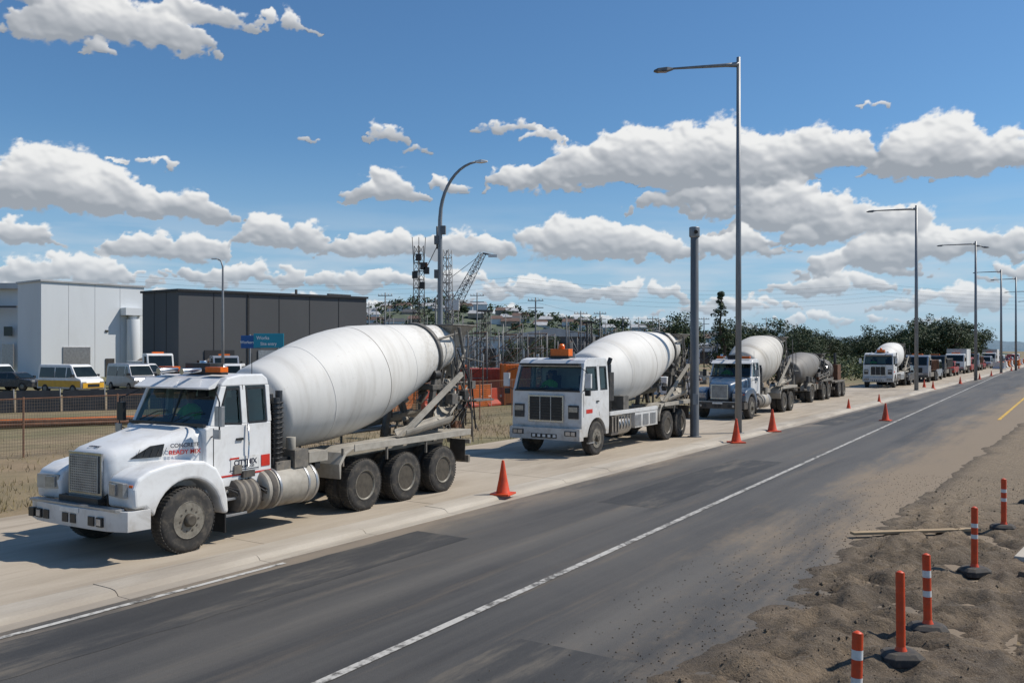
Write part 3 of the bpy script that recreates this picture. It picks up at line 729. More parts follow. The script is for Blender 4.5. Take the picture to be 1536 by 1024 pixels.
for s_ in ss:
    for o in offs:
        q=K(s_,o); h=-.012+ (0 if o>-6.8 else .05*noise.noise(Vector((q.x*.5,q.y*.5,0)))+.03*noise.noise(Vector((q.x*2,q.y*2,3))))
        vs.append((q.x,q.y,h))
n=len(offs)
for i in range(len(ss)-1):
    for j in range(n-1): fs.append((i*n+j,i*n+j+1,(i+1)*n+j+1,(i+1)*n+j))
p.add(vs,fs,'ground',True); p.make('yard_ground')
def concmat(name,c0,c1,dark):
    m,nt,b=newmat(name); co=objco(nt)
    st=mapping(nt,co,(.25,1,1))
    f=noi(nt,st,1.2,8,.65); g=noi(nt,co,25,4,.6); h=noi(nt,st,.45,5,.6,.5); k=noi(nt,mapping(nt,co,(.1,1.6,1)),1.6,6,.65,.2)
    c=mixc(nt,sstep(nt,f,.3,.7),c0,c1)
    c=mixc(nt,mth(nt,'MULTIPLY',sstep(nt,h,.5,.68),.55),c,dark)
    c=mixc(nt,mth(nt,'MULTIPLY',sstep(nt,k,.53,.72),.5),c,tuple(x*.7 for x in dark))
    c=mixc(nt,mth(nt,'MULTIPLY',g,.3),c,dark)
    nt.links.new(c,b.inputs['Base Color']); b.inputs['Roughness'].default_value=.85
    bump(nt,b,g,.3,.01); return m
M['conc']=concmat('concrete_apron',(.48,.41,.32),(.37,.31,.235),(.23,.18,.13))
M['kerb']=concmat('concrete_kerb',(.52,.465,.385),(.40,.35,.28),(.22,.18,.14))
p=P()
L0=-10.
s_=L0
rs=random.Random(2)
while s_<420:
    for j in range(2):
        a=.62+j*3.0; dz=rs.uniform(-.003,.003)
        p.bx(s_+.008,s_+4.492,a,a+2.985,-.25,dz,'conc')
    s_+=4.5
p.make('concrete_apron',None,0,loc=K0,rz=KA)
p=P(); s_=L0; 
while s_<420:
    dz=rs.uniform(-.004,.004)
    prof=[(0.62,-.25),(0.612,0.004+dz),(.20,.004+dz),(.10,-.01+dz),(.05,-.04),(.02,ZR+.006),(-.22,ZR+.004),(-.22,-.25)]
    n=len(prof); g=.006
    a,b_=s_+g,s_+2.4-g
    p.add([(a,y,z) for y,z in prof]+[(b_,y,z) for y,z in prof],[tuple(range(n)),tuple(range(2*n-1,n-1,-1))]+[(i,i+n,(i+1)%n+n,(i+1)%n) for i in range(n)],'kerb')
    s_+=2.4
p.make('kerb',None,0,loc=K0,rz=KA)
def roadmat():
    m,nt,b=newmat('asphalt'); co=objco(nt)
    sp=nt.nodes.new('ShaderNodeSeparateXYZ'); nt.links.new(co,sp.inputs[0]); X,Y=sp.outputs[0],sp.outputs[1]
    o=mth(nt,'MULTIPLY',Y,-1)
    st=mapping(nt,co,(.05,1.2,1)); st2=mapping(nt,co,(.22,.8,1)); st3=mapping(nt,co,(.12,2.2,1))
    fine=noi(nt,co,70,2,.7); mid=noi(nt,co,7,6,.75); streak=noi(nt,st,1.6,6,.62); pt=noi(nt,st2,.8,9,.72,.25); big=noi(nt,mapping(nt,co,(.35,1,1)),.22,5,.6,.6); tr=noi(nt,st3,1.1,7,.68)
    c=mixc(nt,sstep(nt,streak,.32,.66),(.037,.035,.033),(.074,.069,.062))
    c=mixc(nt,mth(nt,'MULTIPLY',sstep(nt,big,.42,.6),.55),c,(.095,.086,.074))
    # polished, dust-filled wheel paths
    def path(c0,w): return mth(nt,'SUBTRACT',1,sstep(nt,mth(nt,'ABSOLUTE',mth(nt,'SUBTRACT',mth(nt,'ADD',o,mth(nt,'MULTIPLY',big,.5)),c0)),.05,w))
    wp=mth(nt,'MAXIMUM',mth(nt,'MAXIMUM',path(1.35,.42),path(3.15,.42)),path(6.2,.5))
    c=mixc(nt,mth(nt,'MULTIPLY',wp,mth(nt,'MULTIPLY',mth(nt,'ADD',streak,.1),.65)),c,(.135,.122,.103))
    c=mixc(nt,mth(nt,'MULTIPLY',sstep(nt,fine,.5,.8),.45),c,(.17,.155,.135))
    c=mixc(nt,mth(nt,'MULTIPLY',sstep(nt,mid,.55,.8),.4),c,(.02,.019,.018))
    side=sstep(nt,o,3.2,9.5); far=sstep(nt,X,15,30)
    amt=mth(nt,'MULTIPLY',side,mth(nt,'ADD',.62,mth(nt,'MULTIPLY',far,.70)))
    v=mth(nt,'ADD',mth(nt,'MULTIPLY',pt,.55),mth(nt,'MULTIPLY',tr,.25)); v=mth(nt,'ADD',v,mth(nt,'MULTIPLY',mid,.20))
    d=sstep(nt,mth(nt,'ADD',v,mth(nt,'MULTIPLY',amt,.40)),.60,.86)
    d=mth(nt,'MULTIPLY',d,mth(nt,'ADD',.5,mth(nt,'MULTIPLY',mid,.7)),clamp=True)
    thin=mth(nt,'MULTIPLY',sstep(nt,tr,.52,.72),.28)
    d=mth(nt,'MAXIMUM',d,thin)
    c=mixc(nt,d,c,mixc(nt,mid,(.31,.235,.155),(.19,.145,.10)))
    gd=mth(nt,'MULTIPLY',mth(nt,'SUBTRACT',1,sstep(nt,o,.2,1.5)),sstep(nt,pt,.36,.62))
    c=mixc(nt,mth(nt,'MULTIPLY',gd,.8),c,(.27,.215,.155))
    nt.links.new(c,b.inputs['Base Color'])
    nt.links.new(mth(nt,'ADD',.68,mth(nt,'MULTIPLY',d,.3)),b.inputs['Roughness'])
    bump(nt,b,mth(nt,'ADD',fine,mid),.5,.008)
    return m
M['asphalt']=roadmat()
p=P()
pts=[(-10,11.2),(40,9.3),(60,10.5),(90,12),(600,14)]
vs=[];fs=[]
for i,(a,o) in enumerate(pts): vs+= [(a,-.21,0),(a,-o,0)]
for i in range(len(pts)-1): fs.append((2*i,2*i+1,2*i+3,2*i+2))
p.add(vs,fs,'asphalt'); p.make('road',None,0,loc=K0+Vector((0,0,ZR)),rz=KA)
def patchmat():
    m,nt,b=newmat('asphalt_patch'); co=objco(nt); f=noi(nt,co,60,3,.7); g=noi(nt,mapping(nt,co,(.2,1,1)),1.2,7,.7)
    c=mixc(nt,sstep(nt,g,.35,.7),(.030,.029,.028),(.062,.058,.053)); c=mixc(nt,mth(nt,'MULTIPLY',sstep(nt,f,.5,.8),.4),c,(.13,.12,.105))
    c=mixc(nt,mth(nt,'MULTIPLY',sstep(nt,g,.50,.70),.6),c,(.18,.15,.11))
    nt.links.new(c,b.inputs['Base Color']); b.inputs['Roughness'].default_value=.72; bump(nt,b,f,.4,.008); return m
M['patch']=patchmat()
p=P()
for a,b_,o0,o1 in((9.5,19.5,.6,1.75),(24,33,1.9,3.3),(47,70,.5,1.6),(13,15.5,5.3,6.9)):
    n=40; vs=[];fs=[]
    for i in range(n+1):
        x=a+(b_-a)*i/n; vs+=[(x,-(o0+.04*noise.noise(Vector((x*2,1,0)))),.003),(x,-(o1+.05*noise.noise(Vector((x*2,9,0)))),.003)]
    for i in range(n): fs.append((2*i,2*i+1,2*i+3,2*i+2))
    p.add(vs,fs,'patch')
p.make('asphalt_patch',None,0,loc=K0+Vector((0,0,ZR)),rz=KA)
def paintmat(name,col,wear):
    m,nt,b=newmat(name); co=objco(nt); n1=noi(nt,co,9,6,.7)
    n2=noi(nt,co,1.1,4,.6)
    f=sstep(nt,mth(nt,'ADD',n1,mth(nt,'MULTIPLY',n2,.5)),wear,wear+.22)
    c=mixc(nt,f,col,(.10,.092,.08)); nt.links.new(c,b.inputs['Base Color']); b.inputs['Roughness'].default_value=.7
    return m
M['linew']=paintmat('white_road_paint',(.46,.44,.40),.68)
M['linew2']=paintmat('worn_white_road_paint',(.5,.48,.44),.72)
M['liney']=paintmat('yellow_road_paint',(.6,.36,.04),.75)
def line(name,a,b,w,k,z=ZR+.008):
    a=Vector((*a,z));b=Vector((*b,z)); d=(b-a).normalized(); nn=Vector((d.y,-d.x,0))*w/2
    p=P(); n=max(1,int((b-a).length/10)); vs=[];fs=[]
    for i in range(n+1):
        q=a.lerp(b,i/n); vs+=[q-nn,q+nn]
    for i in range(n): fs.append((2*i,2*i+1,2*i+3,2*i+2))
    p.add(vs,fs,k); p.make(name)
line('lane_marking',(-7.24+.615*4,4),(-7.24+.615*260,260),.115,'linew')
a=K(6,.42); b_=K(16.5,.42); line('edge_marking',(a.x,a.y),(b_.x,b_.y),.09,'linew2')
line('lane_marking',(22.9,41.4),(64,105),.14,'liney')
def dirtmat():
    m,nt,b=newmat('verge_dirt'); co=objco(nt)
    sp=nt.nodes.new('ShaderNodeSeparateXYZ'); nt.links.new(co,sp.inputs[0])
    f=noi(nt,co,.55,8,.68,.3); g=noi(nt,co,32,4,.75); h=noi(nt,co,4,7,.72,.5)
    c=mixc(nt,sstep(nt,f,.38,.6),(.215,.158,.102),(.115,.087,.06))
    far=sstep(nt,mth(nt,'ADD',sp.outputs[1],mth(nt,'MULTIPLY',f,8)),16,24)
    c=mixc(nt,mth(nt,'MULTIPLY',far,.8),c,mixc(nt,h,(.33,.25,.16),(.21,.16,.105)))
    c=mixc(nt,mth(nt,'MULTIPLY',sstep(nt,h,.5,.68),.5),c,(.26,.195,.125))
    c=mixc(nt,mth(nt,'MULTIPLY',sstep(nt,g,.5,.68),.55),c,(.055,.043,.031))
    c=mixc(nt,mth(nt,'MULTIPLY',sstep(nt,noi(nt,co,60,2,.5),.62,.70),.5),c,(.37,.32,.25))
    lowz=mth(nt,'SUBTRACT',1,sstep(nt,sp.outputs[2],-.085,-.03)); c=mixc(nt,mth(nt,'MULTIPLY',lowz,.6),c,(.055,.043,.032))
    nt.links.new(c,b.inputs['Base Color']); b.inputs['Roughness'].default_value=.95
    bump(nt,b,mth(nt,'ADD',g,mth(nt,'MULTIPLY',h,2)),.9,.04); return m
M['dirt']=dirtmat()
ED=Vector((.568,.823,0)); EN=Vector((.823,-.568,0)); E0=Vector((-4.7,0,0))
def vh(x,y):
    e=(x-E0.x)*EN.x+(y)*EN.y; s=(x-E0.x)*ED.x+y*ED.y
    e-=.25*noise.noise(Vector((s*.6,0,1)))+.14*noise.noise(Vector((s*2.2,0,5)))
    t=max(0,min(1,(e+.25)/1.1)); t=t*t*(3-2*t)
    h=ZR-.035+.085*t
    near=max(0,min(1,(26-s)/6)); 
    n1=noise.fractal(Vector((x*1.5,y*1.5,0)),.8,2.1,5)
    n2=noise.noise(Vector((x*8,y*8,2)))
    ridge=abs(noise.noise(Vector((x*1.3+.3*n1,y*1.3,7))))
    mud=math.exp(-((e-1.5)/1.4)**2)*max(0,min(1,(24-s)/5))
    h+=t*(.030*n1+.018*n2)*(.35+.65*near)+t*mud*(.32*(.26-ridge)+.07*n1+.04*n2+.02)
    w=.2*math.sin(s*.22)+.08*math.sin(s*.7)
    for r0,dp in((.75,.06),(1.25,.055),(2.9,.07),(3.4,.06),(5.2,.05),(5.75,.05)):
        q=e-r0-w; tread=.6+.4*math.sin(s*26+ (q*30))
        h-=dp*t*math.exp(-(q/.12)**2)*near*tread; h+=dp*.5*t*math.exp(-((abs(q)-.21)/.06)**2)*near
    return h
p=P(); vs=[];fs=[]
S=[4+i*.065 for i in range(350)]+[26.75+i*.35 for i in range(65)]
E=[-.8+i*.065 for i in range(135)]+[8.0+i*.3 for i in range(90)]
for s_ in S:
    for e_ in E:
        q=E0+ED*s_+EN*e_; vs.append((q.x,q.y,vh(q.x,q.y)))
n=len(E)
for i in range(len(S)-1):
    for j in range(n-1): fs.append((i*n+j,i*n+j+1,(i+1)*n+j+1,(i+1)*n+j))
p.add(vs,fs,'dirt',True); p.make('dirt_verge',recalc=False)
p=P(); rs=random.Random(5)
for i in range(6500):
    s_=rs.uniform(6,28); e_=rs.gauss(.7,1.6) if rs.random()<.6 else rs.uniform(-.4,9)
    if e_<-1.6: continue
    q=E0+ED*s_+EN*e_; z=max(vh(q.x,q.y),ZR); r=rs.uniform(.004,.014)*(2.6 if (rs.random()<.06 and e_>.3) else 1)
    vv=[Vector((a,b,c))*r*rs.uniform(.7,1.2)+Vector((q.x,q.y,z+r*.3)) for a,b,c in((1,0,0),(-1,.2,0),(0,1,0),(0.1,-1,0),(0,0,.8),(0,0,-.8))]
    p.add(vv,[(0,2,4),(2,1,4),(1,3,4),(3,0,4),(2,0,5),(1,2,5),(3,1,5),(0,3,5)],'dirt')
p.make('gravel',recalc=False)
p=P(); a=Vector((5.95,15.4,0)); b=Vector((8.35,15.75,0)); 
p.box(((a+b)/2)+Vector((0,0,.0)),((b-a).length,.14,.045),'wood',(math.atan2(b.y-a.y,b.x-a.x),'Z')); p.make('timber_plank',None,.005)
p=P(); p.prism([(-.5,-.05),(.5,-.05),(.48,.06),(-.45,.07)],-.18,.18,'kerb'); p.make('concrete_offcut',None,.01,loc=(8.1,13.7,-.01),rz=.9)
p=P(); p.prism([(-.35,-.05),(.3,-.05),(.33,.08),(-.3,.05)],-.15,.15,'dirt'); p.make('concrete_offcut',None,.01,loc=(7.6,12.6,-.01),rz=.4)
p=P(); rs=random.Random(9)
for i in range(22000):
    s_=rs.uniform(2,75); o=-6.7-abs(rs.gauss(0,4.5)) 
    c=noise.noise(Vector((s_*.4,o*.6,0)))
    if c<-.05 and rs.random()<.8: continue
    q=K(s_,o); h=rs.uniform(.05,.2); a=rs.uniform(0,6.28); w=.012; l=Vector((rs.gauss(0,.06),rs.gauss(0,.06),0))
    d=Vector((math.cos(a),math.sin(a),0))*w
    p.add([q-d+Vector((0,0,-.02)),q+d+Vector((0,0,-.02)),q+l+Vector((0,0,h))],[(0,1,2)],'drygrass')
p.make('dry_grass',recalc=False)

# ================================================================== VEHICLES
t1=hood_truck('concrete_mixer_truck',(-6.18,14.58,0),head(-.514,-.857))
t2=cabover('concrete_mixer_truck',(1.58,27.6,0),head(-.543,-.84))
t3=hood_truck('concrete_mixer_truck',(10.15,41.7,0),head(-.54,-.84),'white2','blue',rears=(-5.4,-6.7),A=(-2.2,2.2),B=(-7.6,3.4),rmax=1.2,xe=-7.8,sign=False,fr='dgrey',drum='drum2')
mixer_trailer('concrete_mixer_trailer',(17.6,55.0,0),head(-.54,-.84))
t4=dup(t2,'concrete_mixer_truck',(31.8,76,0),head(-.54,-.84),1.0)
tk=rigid_truck('tipper_truck',(41.0,89,0),head(-.54,-.84),'silver','rust','tip')
rigid_truck('tipper_truck',(49.5,103,0),head(-.54,-.84),'cardark','mgrey','tip',2.6)
bt=rigid_truck('box_truck',(60.5,120,0),head(-.54,-.84),'white2','refl','box')
dup(tk,'tipper_truck',(72,138,0),head(-.54,-.84)); dup(bt,'box_truck',(90,166,0),head(-.54,-.84))
for i,(x,z,k,c) in enumerate(((36.6,82.5,'ute','cardark'),(45.6,96,'van','silver'),(55.3,111.5,'ute','carred'),(66.5,129,'van','carred'),(78.5,148,'car','carred'),(84,156,'van','silver'),(97,177,'car','carred'),(103,186,'ute','cardark'),(107,193,'van','white'),(112,200,'car','carred'),(117,208,'ute','carred'),(122,216,'car','silver'),(127,224,'van','carred'),(133,233,'car','white'),(139,243,'car','carred'),(146,255,'van','white'))):
    car('parked_car' if k=='car' else ('parked_van' if k=='van' else 'pickup_truck'),(x,z,0),head(-.54,-.84),k,c,None,1.05)
car('parked_van',(-32.6,65,-.0),head(.9,-.45),'van','white','yellow',1.05)
car('parked_van',(-29.8,69,-.0),head(.75,-.66),'van','silver',None,1.05)
car('parked_car',(-27.2,69.5,-.0),head(.7,-.7),'car','white')
car('parked_car',(-25.0,68.0,0),head(.8,-.6),'car','silver')
car('pickup_truck',(-31.5,74.5,0),head(.9,-.5),'ute','white',None,1.2)
car('parked_van',(-42.5,72,0),head(.9,-.4),'van','white')
car('pickup_truck',(-38.2,76,0),head(.95,-.3),'ute','white')
car('parked_car',(-39.5,70,0),head(1,-.2),'car','cardark')
rigid_truck('tipper_truck',(-32.2,80,0),head(.6,-.8),'white','refl','tip',2.9)
dup(tk,'tipper_truck',(-26.5,81,0),head(.5,-.85))
car('parked_van',(-23.5,74,0),head(.2,-1),'van','white')

# ================================================================== STREET FURNITURE
def cone_obj(name,x,y,h=.72,z=0):
    p=P(); s=h/.72
    p.box((0,0,.02*s),(.42*s,.42*s,.04*s),'orange')
    p.lathe([(.04*s,.16*s),(.06*s,.145*s),(.33*s,.09*s),(.50*s,.062*s),(.70*s,.03*s),(.72*s,.024*s)],(0,0,0),(0,0,1),'orange',24,True)
    p.make(name,None,.006,loc=(x,y,z),rz=R.uniform(0,1.5))
for x,y,h,z in((-.2,19.55,.76,0),(7.95,31.2,.86,ZR),(10.5,35.5,.9,ZR),(17.4,41.0,.82,ZR),(18.55,48.5,.6,ZR),(22.9,54.9,.55,ZR),(35.6,76,.75,ZR),(35.4,74,.7,ZR),(43.8,86,.7,ZR),(52.6,99,.7,ZR),(61,112,.7,ZR),(70,126,.7,ZR),(80,141,.7,ZR),(91,158,.7,ZR),(104,178,.7,ZR)):
    cone_obj('traffic_cone',x,y,h,z)
def post(x,y,style,h=.9,lean=0):
    z=vh(x,y)
    root=empty('delineator_post',(x,y,z-.005),R.uniform(-.3,.3))
    p=P()
    sec=lambda a,z:[(sx*a,sy*a*.8,z) for sx,sy in((-1,-.6),(-.6,-1),(.6,-1),(1,-.6),(1,.6),(.6,1),(-.6,1),(-1,.6))]
    p.loft([sec(.21,-.03),sec(.21,.045),sec(.16,.085),sec(.09,.095)],'rubblack',False,True)
    p.make('rubber_base',root,.006)
    p=P(); r=.045
    bands={'a':[(.09,.30,'orange'),(.30,.55,'orange'),(.55,.8,'orange')],
           'b':[(.09,.40,'orange'),(.40,.47,'refl'),(.47,.62,'orange'),(.62,.70,'refl'),(.70,.9,'orange')],
           'c':[(.09,.28,'orange'),(.28,.34,'orange'),(.34,.50,'orange'),(.50,.56,'refl'),(.56,.66,'orange'),(.66,.72,'refl'),(.72,.9,'orange')]}
    bb=bands[style]; bb[-1]=(bb[-1][0],h-.01,bb[-1][2])
    for a,b,k in bb:
        e=.0015 if k=='refl' else 0
        p.lathe([(a,r+e),(b,r+e)],(0,0,0),(0,0,1),k,20,False)
    p.lathe([(h-.01,r),(h,r*.7),(h+.012,.01)],(0,0,0),(0,0,1),'orange',20,True)
    p.lathe([(.085,.065),(.12,.05),(.14,r)],(0,0,0),(0,0,1),'orange',20,False)
    o=p.make('post',root); o.rotation_euler=(0,lean,0)
post(4.0,9.05,'a',.9,-.01); post(4.75,10.05,'b',.88,-.02); post(6.7,12.75,'c',.95,.0); post(8.8,15.75,'c',.9,.0); post(2.85,7.3,'b',.84,.02); post(10.95,18.6,'c',.9)
def tall_lamp(x,y,h=14.65,arm=3.3,r=.13,name='street_lamp',double=False,z0=0):
    p=P(); 
    p.lathe([(0,.22),(.02,.22),(.03,r+.01)],(0,0,0),(0,0,1),'galvd',16)
    p.lathe([(0,r),(h*.5,r*.8),(h,r*.58)],(0,0,0),(0,0,1),'galv',16)
    p.bx(-.12,.12,r-.01,r+.02,.5,.9,'galvd')
    def side(sg,z,arm):
        p.tube([(0,0,z-.28),(sg*.5,0,z-.30),(sg*(arm-.65),0,z-.40)],[.11,.075,.04],'galv',8)
        p.loft([[(sg*(arm-.75),-.05,z-.44),(sg*(arm-.75),.05,z-.44),(sg*(arm-.75),.05,z-.38),(sg*(arm-.75),-.05,z-.38)],
                [(sg*(arm-.5),-.15,z-.50),(sg*(arm-.5),.15,z-.50),(sg*(arm-.5),.12,z-.36),(sg*(arm-.5),-.12,z-.36)],
                [(sg*(arm-.15),-.16,z-.52),(sg*(arm-.15),.16,z-.52),(sg*(arm-.15),.12,z-.40),(sg*(arm-.15),-.12,z-.40)],
                [(sg*arm,-.08,z-.50),(sg*arm,.08,z-.50),(sg*arm,.06,z-.46),(sg*arm,-.06,z-.46)]],'galvd',False)
        p.bx(sg*(arm-.5),sg*(arm-.15),-.1,.1,z-.53,z-.521,'lamp')
    side(-1,h,arm)
    if double: side(1,h-.2,arm*.35)
    p.make(name,None,.0,loc=(x,y,z0),rz=-.05)
tall_lamp(8.75,34.0,14.5,3.25)
tall_lamp(32.3,70.3,14.75,3.9,.16)
tall_lamp(49,93,14.7,4.0,.17,double=True)
tall_lamp(69.2,124.5,14.6,3.9,.18); tall_lamp(79.3,138.5,14.7,3.9,.18)
tall_lamp(98,168,14.7,3.9,.18); tall_lamp(119,200,14.7,3.9,.18)
p=P(); p.lathe([(0,.26),(.025,.26),(.03,.165),(7.35,.145)],(0,0,0),(0,0,1),'galvd',20)
p.lathe([(7.35,.15),(7.4,.2),(7.72,.2),(7.75,.17)],(0,0,0),(0,0,1),'galv',8); p.cyl((0,-.2,7.55),(0,-.3,7.53),.07,'black'); p.bx(-.1,.1,-.17,-.14,1.2,1.6,'galv')
p.make('camera_pole',None,.006,loc=(6.75,32.55,0))
p=P()
pts=[(0,0,0),(0,0,4),(0,0,7.8)]+[(1.42*(1-math.cos(a)),0,7.8+2.05*math.sin(a)) for a in [math.radians(x) for x in range(12,92,8)]]
rr=[.12,.10,.075]+[.065-.003*i for i in range(len(pts)-3)]
p.tube(pts,rr,'galv',12)
ex,_,ez=pts[-1]
p.loft([[(ex,-.04,ez-.03),(ex,.04,ez-.03),(ex,.04,ez+.04),(ex,-.04,ez+.04)],[(ex+.2,-.1,ez-.04),(ex+.2,.1,ez-.04),(ex+.2,.07,ez+.07),(ex+.2,-.07,ez+.07)],[(ex+.42,-.07,ez-.01),(ex+.42,.07,ez-.01),(ex+.42,.04,ez+.04),(ex+.42,-.04,ez+.04)]],'refl',False)
for z,s_ in((7.45,1),(7.1,-1),(5.9,-1)): p.box((.12*s_,0,z),(.16,.16,.3),'galvd')
p.cyl((-.12,.1,6.8),(-.12,.1,7.6),.04,'galvd'); p.tube([(-.45,0,6.2),(-.1,0,6.9),(-.02,0,7.6)],.016,'galvd',6)
p.make('street_lamp',None,.0,loc=(-2.55,31.2,0),rz=-.1)
p=P(); p.tube([(0,0,0),(0,0,5),(0,0,9.8),(-.15,0,10.3),(-.45,0,10.45)],[.13,.11,.07,.06,.05],'galv',10); p.box((-.65,0,10.45),(.45,.2,.1),'refl'); p.make('street_lamp',None,0,loc=(-23,70,0))
root=empty('direction_sign',(-12.9,45,0),-.12)
p=P(); 
for x in(-.55,.95): p.cyl((x,.06,0),(x,.06,4.0),.05,'galv')
p.bx(-1.0,.1,-.03,0,3.3,3.95,'signblue'); p.bx(-.3,1.3,-.075,-.035,3.32,4.05,'teal'); p.make('panels',root,.01)
for tx,sz,xx,zz in(('Works',.24,.2,3.82),('Site entry',.22,.5,3.52)): text(tx,sz,'signwhite',root,(xx,-.078,zz),(math.pi/2,0,0))
text('Workers',.2,'signwhite',root,(-.66,-.034,3.6),(math.pi/2,0,0))
def fence(name,a,b,h=1.75,sp=2.6,step=.075,pk='rust',wk='fwire',w=.0035):
    a=Vector((*a,0));b=Vector((*b,0)); L=(b-a).length; ang=math.atan2(b.y-a.y,b.x-a.x)
    p=P(); n=int(L/sp)
    for i in range(n+1):
        x=i*L/n; p.cyl((x,0,-.1),(x,0,h+.05),.03,pk,n=8)
    p.cyl((0,0,h),(L,0,h),.02,pk,n=6)
    for i in range(int(L/step)):
        x=i*step
        p.add([(x-w,-.03,.05),(x+w,-.03,.05),(x+w,-.03,h),(x-w,-.03,h)],[(0,1,2,3)],wk)
    z=.05
    while z<h: p.add([(0,-.034,z-w),(L,-.034,z-w),(L,-.034,z+w),(0,-.034,z+w)],[(0,1,2,3)],wk); z+=step*1.3
    return p.make(name,None,0,loc=(a.x,a.y,0),rz=ang,recalc=False)
fence('wire_fence',(-24.5,14.8),(-14.6,26.3)); fence('wire_fence',(-14.6,26.3),(-1.5,41)); fence('wire_fence',(-1.5,41),(4.5,50))
fence('orange_mesh_fence',(-7.5,44.5),(-1.2,50.5),1.25,2.0,.09,'galvd','orangebox',.022)
fence('orange_mesh_fence',(-14,66),(-1.5,75),1.3,2.2,.1,'galvd','orangebox',.026); fence('orange_mesh_fence',(3,78),(16,92),1.3,2.4,.1,'galvd','orangebox',.026)
p=P()
for i in range(7):
    p.cyl((-30+i*.1,31.5+i*.28,.12+ (i%2)*.12),(-11+i*.1,40.5+i*.28,.12+(i%2)*.12),.09,'rust' if i!=3 else 'orangebox',n=10)
p.make('pipe_stack')
p=P()
for i in range(12):
    a=Vector((-36+i*1.9,40+i*.95,0)); p.box(a+Vector((0,0,.55)),(2.0,.06,1.1),'cloth',(math.atan2(.95,1.9),'Z'))
    p.cyl(a+Vector((-1,-.5,0)),a+Vector((-1,-.5,1.2)),.04,'galvd',n=6)
p.make('site_hoarding')
def barrier(x,y,rz,k='redbar',s=1):
    p=P(); p.prism([(-.3,0),(.3,0),(.3,.12),(.12,.35),(.1,1.0),(-.1,1.0),(-.12,.35),(-.3,.12)],-.98,.98,k)
    for yy in(-.6,.6): p.bx(-.14,.14,yy-.15,yy+.15,.45,.6,'refl')
    p.make('water_barrier',None,.03,loc=(x,y,0),rz=rz,scale=s)
for i in range(8): barrier(-4.2+i*1.05,47.5+i*1.25,head(.84,-.54)+.0)
for i in range(26):
    y=150+i*6.2; x=-12.9+.655*y-2.3; barrier(x,y,head(.84,-.54)+ (.9 if i%5==0 else 0),'orangebox' if i%2 else 'refl',1.15)
def container(name,x,y,rz,L,k,h=2.4,w=2.2):
    p=P(); p.bx(-L/2,L/2,-w/2,w/2,.1,h,k)
    n=int(L/.2)
    for i in range(n):
        xx=-L/2+.1+i*(L-.2)/n
        p.bx(xx,xx+.1,-w/2-.03,-w/2,.2,h-.1,k); p.bx(xx,xx+.1,w/2,w/2+.03,.2,h-.1,k)
    for sx in(-1,1):
        for sy in(-1,1): p.bx(sx*L/2-.06,sx*L/2+.06,sy*w/2-.06,sy*w/2+.06,0,h+.05,k)
    p.bx(L/2,L/2+.03,-.02,.02,.2,h-.1,'dgrey'); p.make(name,None,.01,loc=(x,y,0),rz=rz)
container('orange_container',.30,52.5,.15,1.7,'orangebox',2.35,1.8)
container('red_container',-2.6,58,-.1,5.5,'redbar',2.0)
container('orange_container',-5.2,62,.1,4,'orangebox',2.1)
p=P(); rs=random.Random(21)
for i in range(40):
    x=rs.uniform(-9,8); y=rs.uniform(50,88)+x*.8; h=rs.uniform(1.2,5.0)
    for dx,dy in((0,0),(1.2,0),(0,1.2),(1.2,1.2)): p.strut((x+dx,y+dy,0),(x+dx,y+dy,h),.03,'galvd')
    z=.6
    while z<h:
        p.strut((x,y,z),(x+1.2,y,z),.025,'galvd'); p.strut((x,y,z),(x+1.2,y,min(h,z+.9)),.02,'rust'); p.strut((x+1.2,y,z),(x+1.2,y+1.2,z),.025,'galvd'); z+=.9
p.make('scaffolding')
p=P()
for i in range(160):
    x=rs.uniform(-12,18); y=56+rs.uniform(0,50)+x*.6
    p.box((x,y,.4),(rs.uniform(.5,2.0),rs.uniform(.4,1.2),rs.uniform(.5,1.8)),rs.choice(['mgrey','rust','cream','redbar','dgrey','wood','refl','orangebox']),(rs.uniform(0,3),'Z'))
for i in range(40):
    x=rs.uniform(-12,18); y=56+rs.uniform(0,50)+x*.6; a=rs.uniform(0,3); l=rs.uniform(1,3)
    for j in range(4): p.cyl((x,y+.2*j,.9+.1*(j%2)),(x+math.cos(a)*l,y+.2*j+math.sin(a)*l,.9+.1*(j%2)),.08,rs.choice(['rust','galvd','cream']),n=6)
p.make('building_materials')
def lattice(p,a,b,w0,w1,n,r,k):
    a=Vector(a);b=Vector(b);d=(b-a).normalized(); u=d.orthogonal().normalized(); v=d.cross(u)
    def c(i,j):
        t=i/n; w=(w0+(w1-w0)*t)/2; sx,sy=((-1,-1),(1,-1),(1,1),(-1,1))[j%4]; return a.lerp(b,t)+u*sx*w+v*sy*w
    for j in range(4):
        p.strut(c(0,j),c(n,j),r,k)
        for i in range(n):
            p.strut(c(i,j),c(i+1,j+1),r*.6,k); p.strut(c(i,j),c(i,j+1),r*.6,k)
p=P(); lattice(p,(0,0,0),(0,0,10.3),.7,.45,18,.035,'dgrey')
for z,dx in((8.9,.3),(8.3,-.25),(7.6,.25),(9.5,.0),(8.6,.55)): p.box((dx,-.2,z),(.35,.35,.45),'dgrey'); 
for dx in(-.35,.0,.35): p.strut((dx,0,9),(dx*1.3,0,10.9),.03,'dgrey')
p.box((.45,-.2,9.0),(.3,.3,.3),'rust'); p.make('lattice_mast',None,0,loc=(-6.35,60,0))
p=P(); lattice(p,(0,0,0),(0,0,13),.9,.6,16,.045,'galvd'); p.make('lattice_mast',None,0,loc=(-6.3,86,0),rz=.3)
p=P(); lattice(p,(0,0,0),(0,0,7.2),.8,.5,10,.04,'dgrey'); p.box((0,0,7.3),(1.6,.3,.2),'dgrey'); p.make('lattice_mast',None,0,loc=(-2.8,92,0),rz=.3)
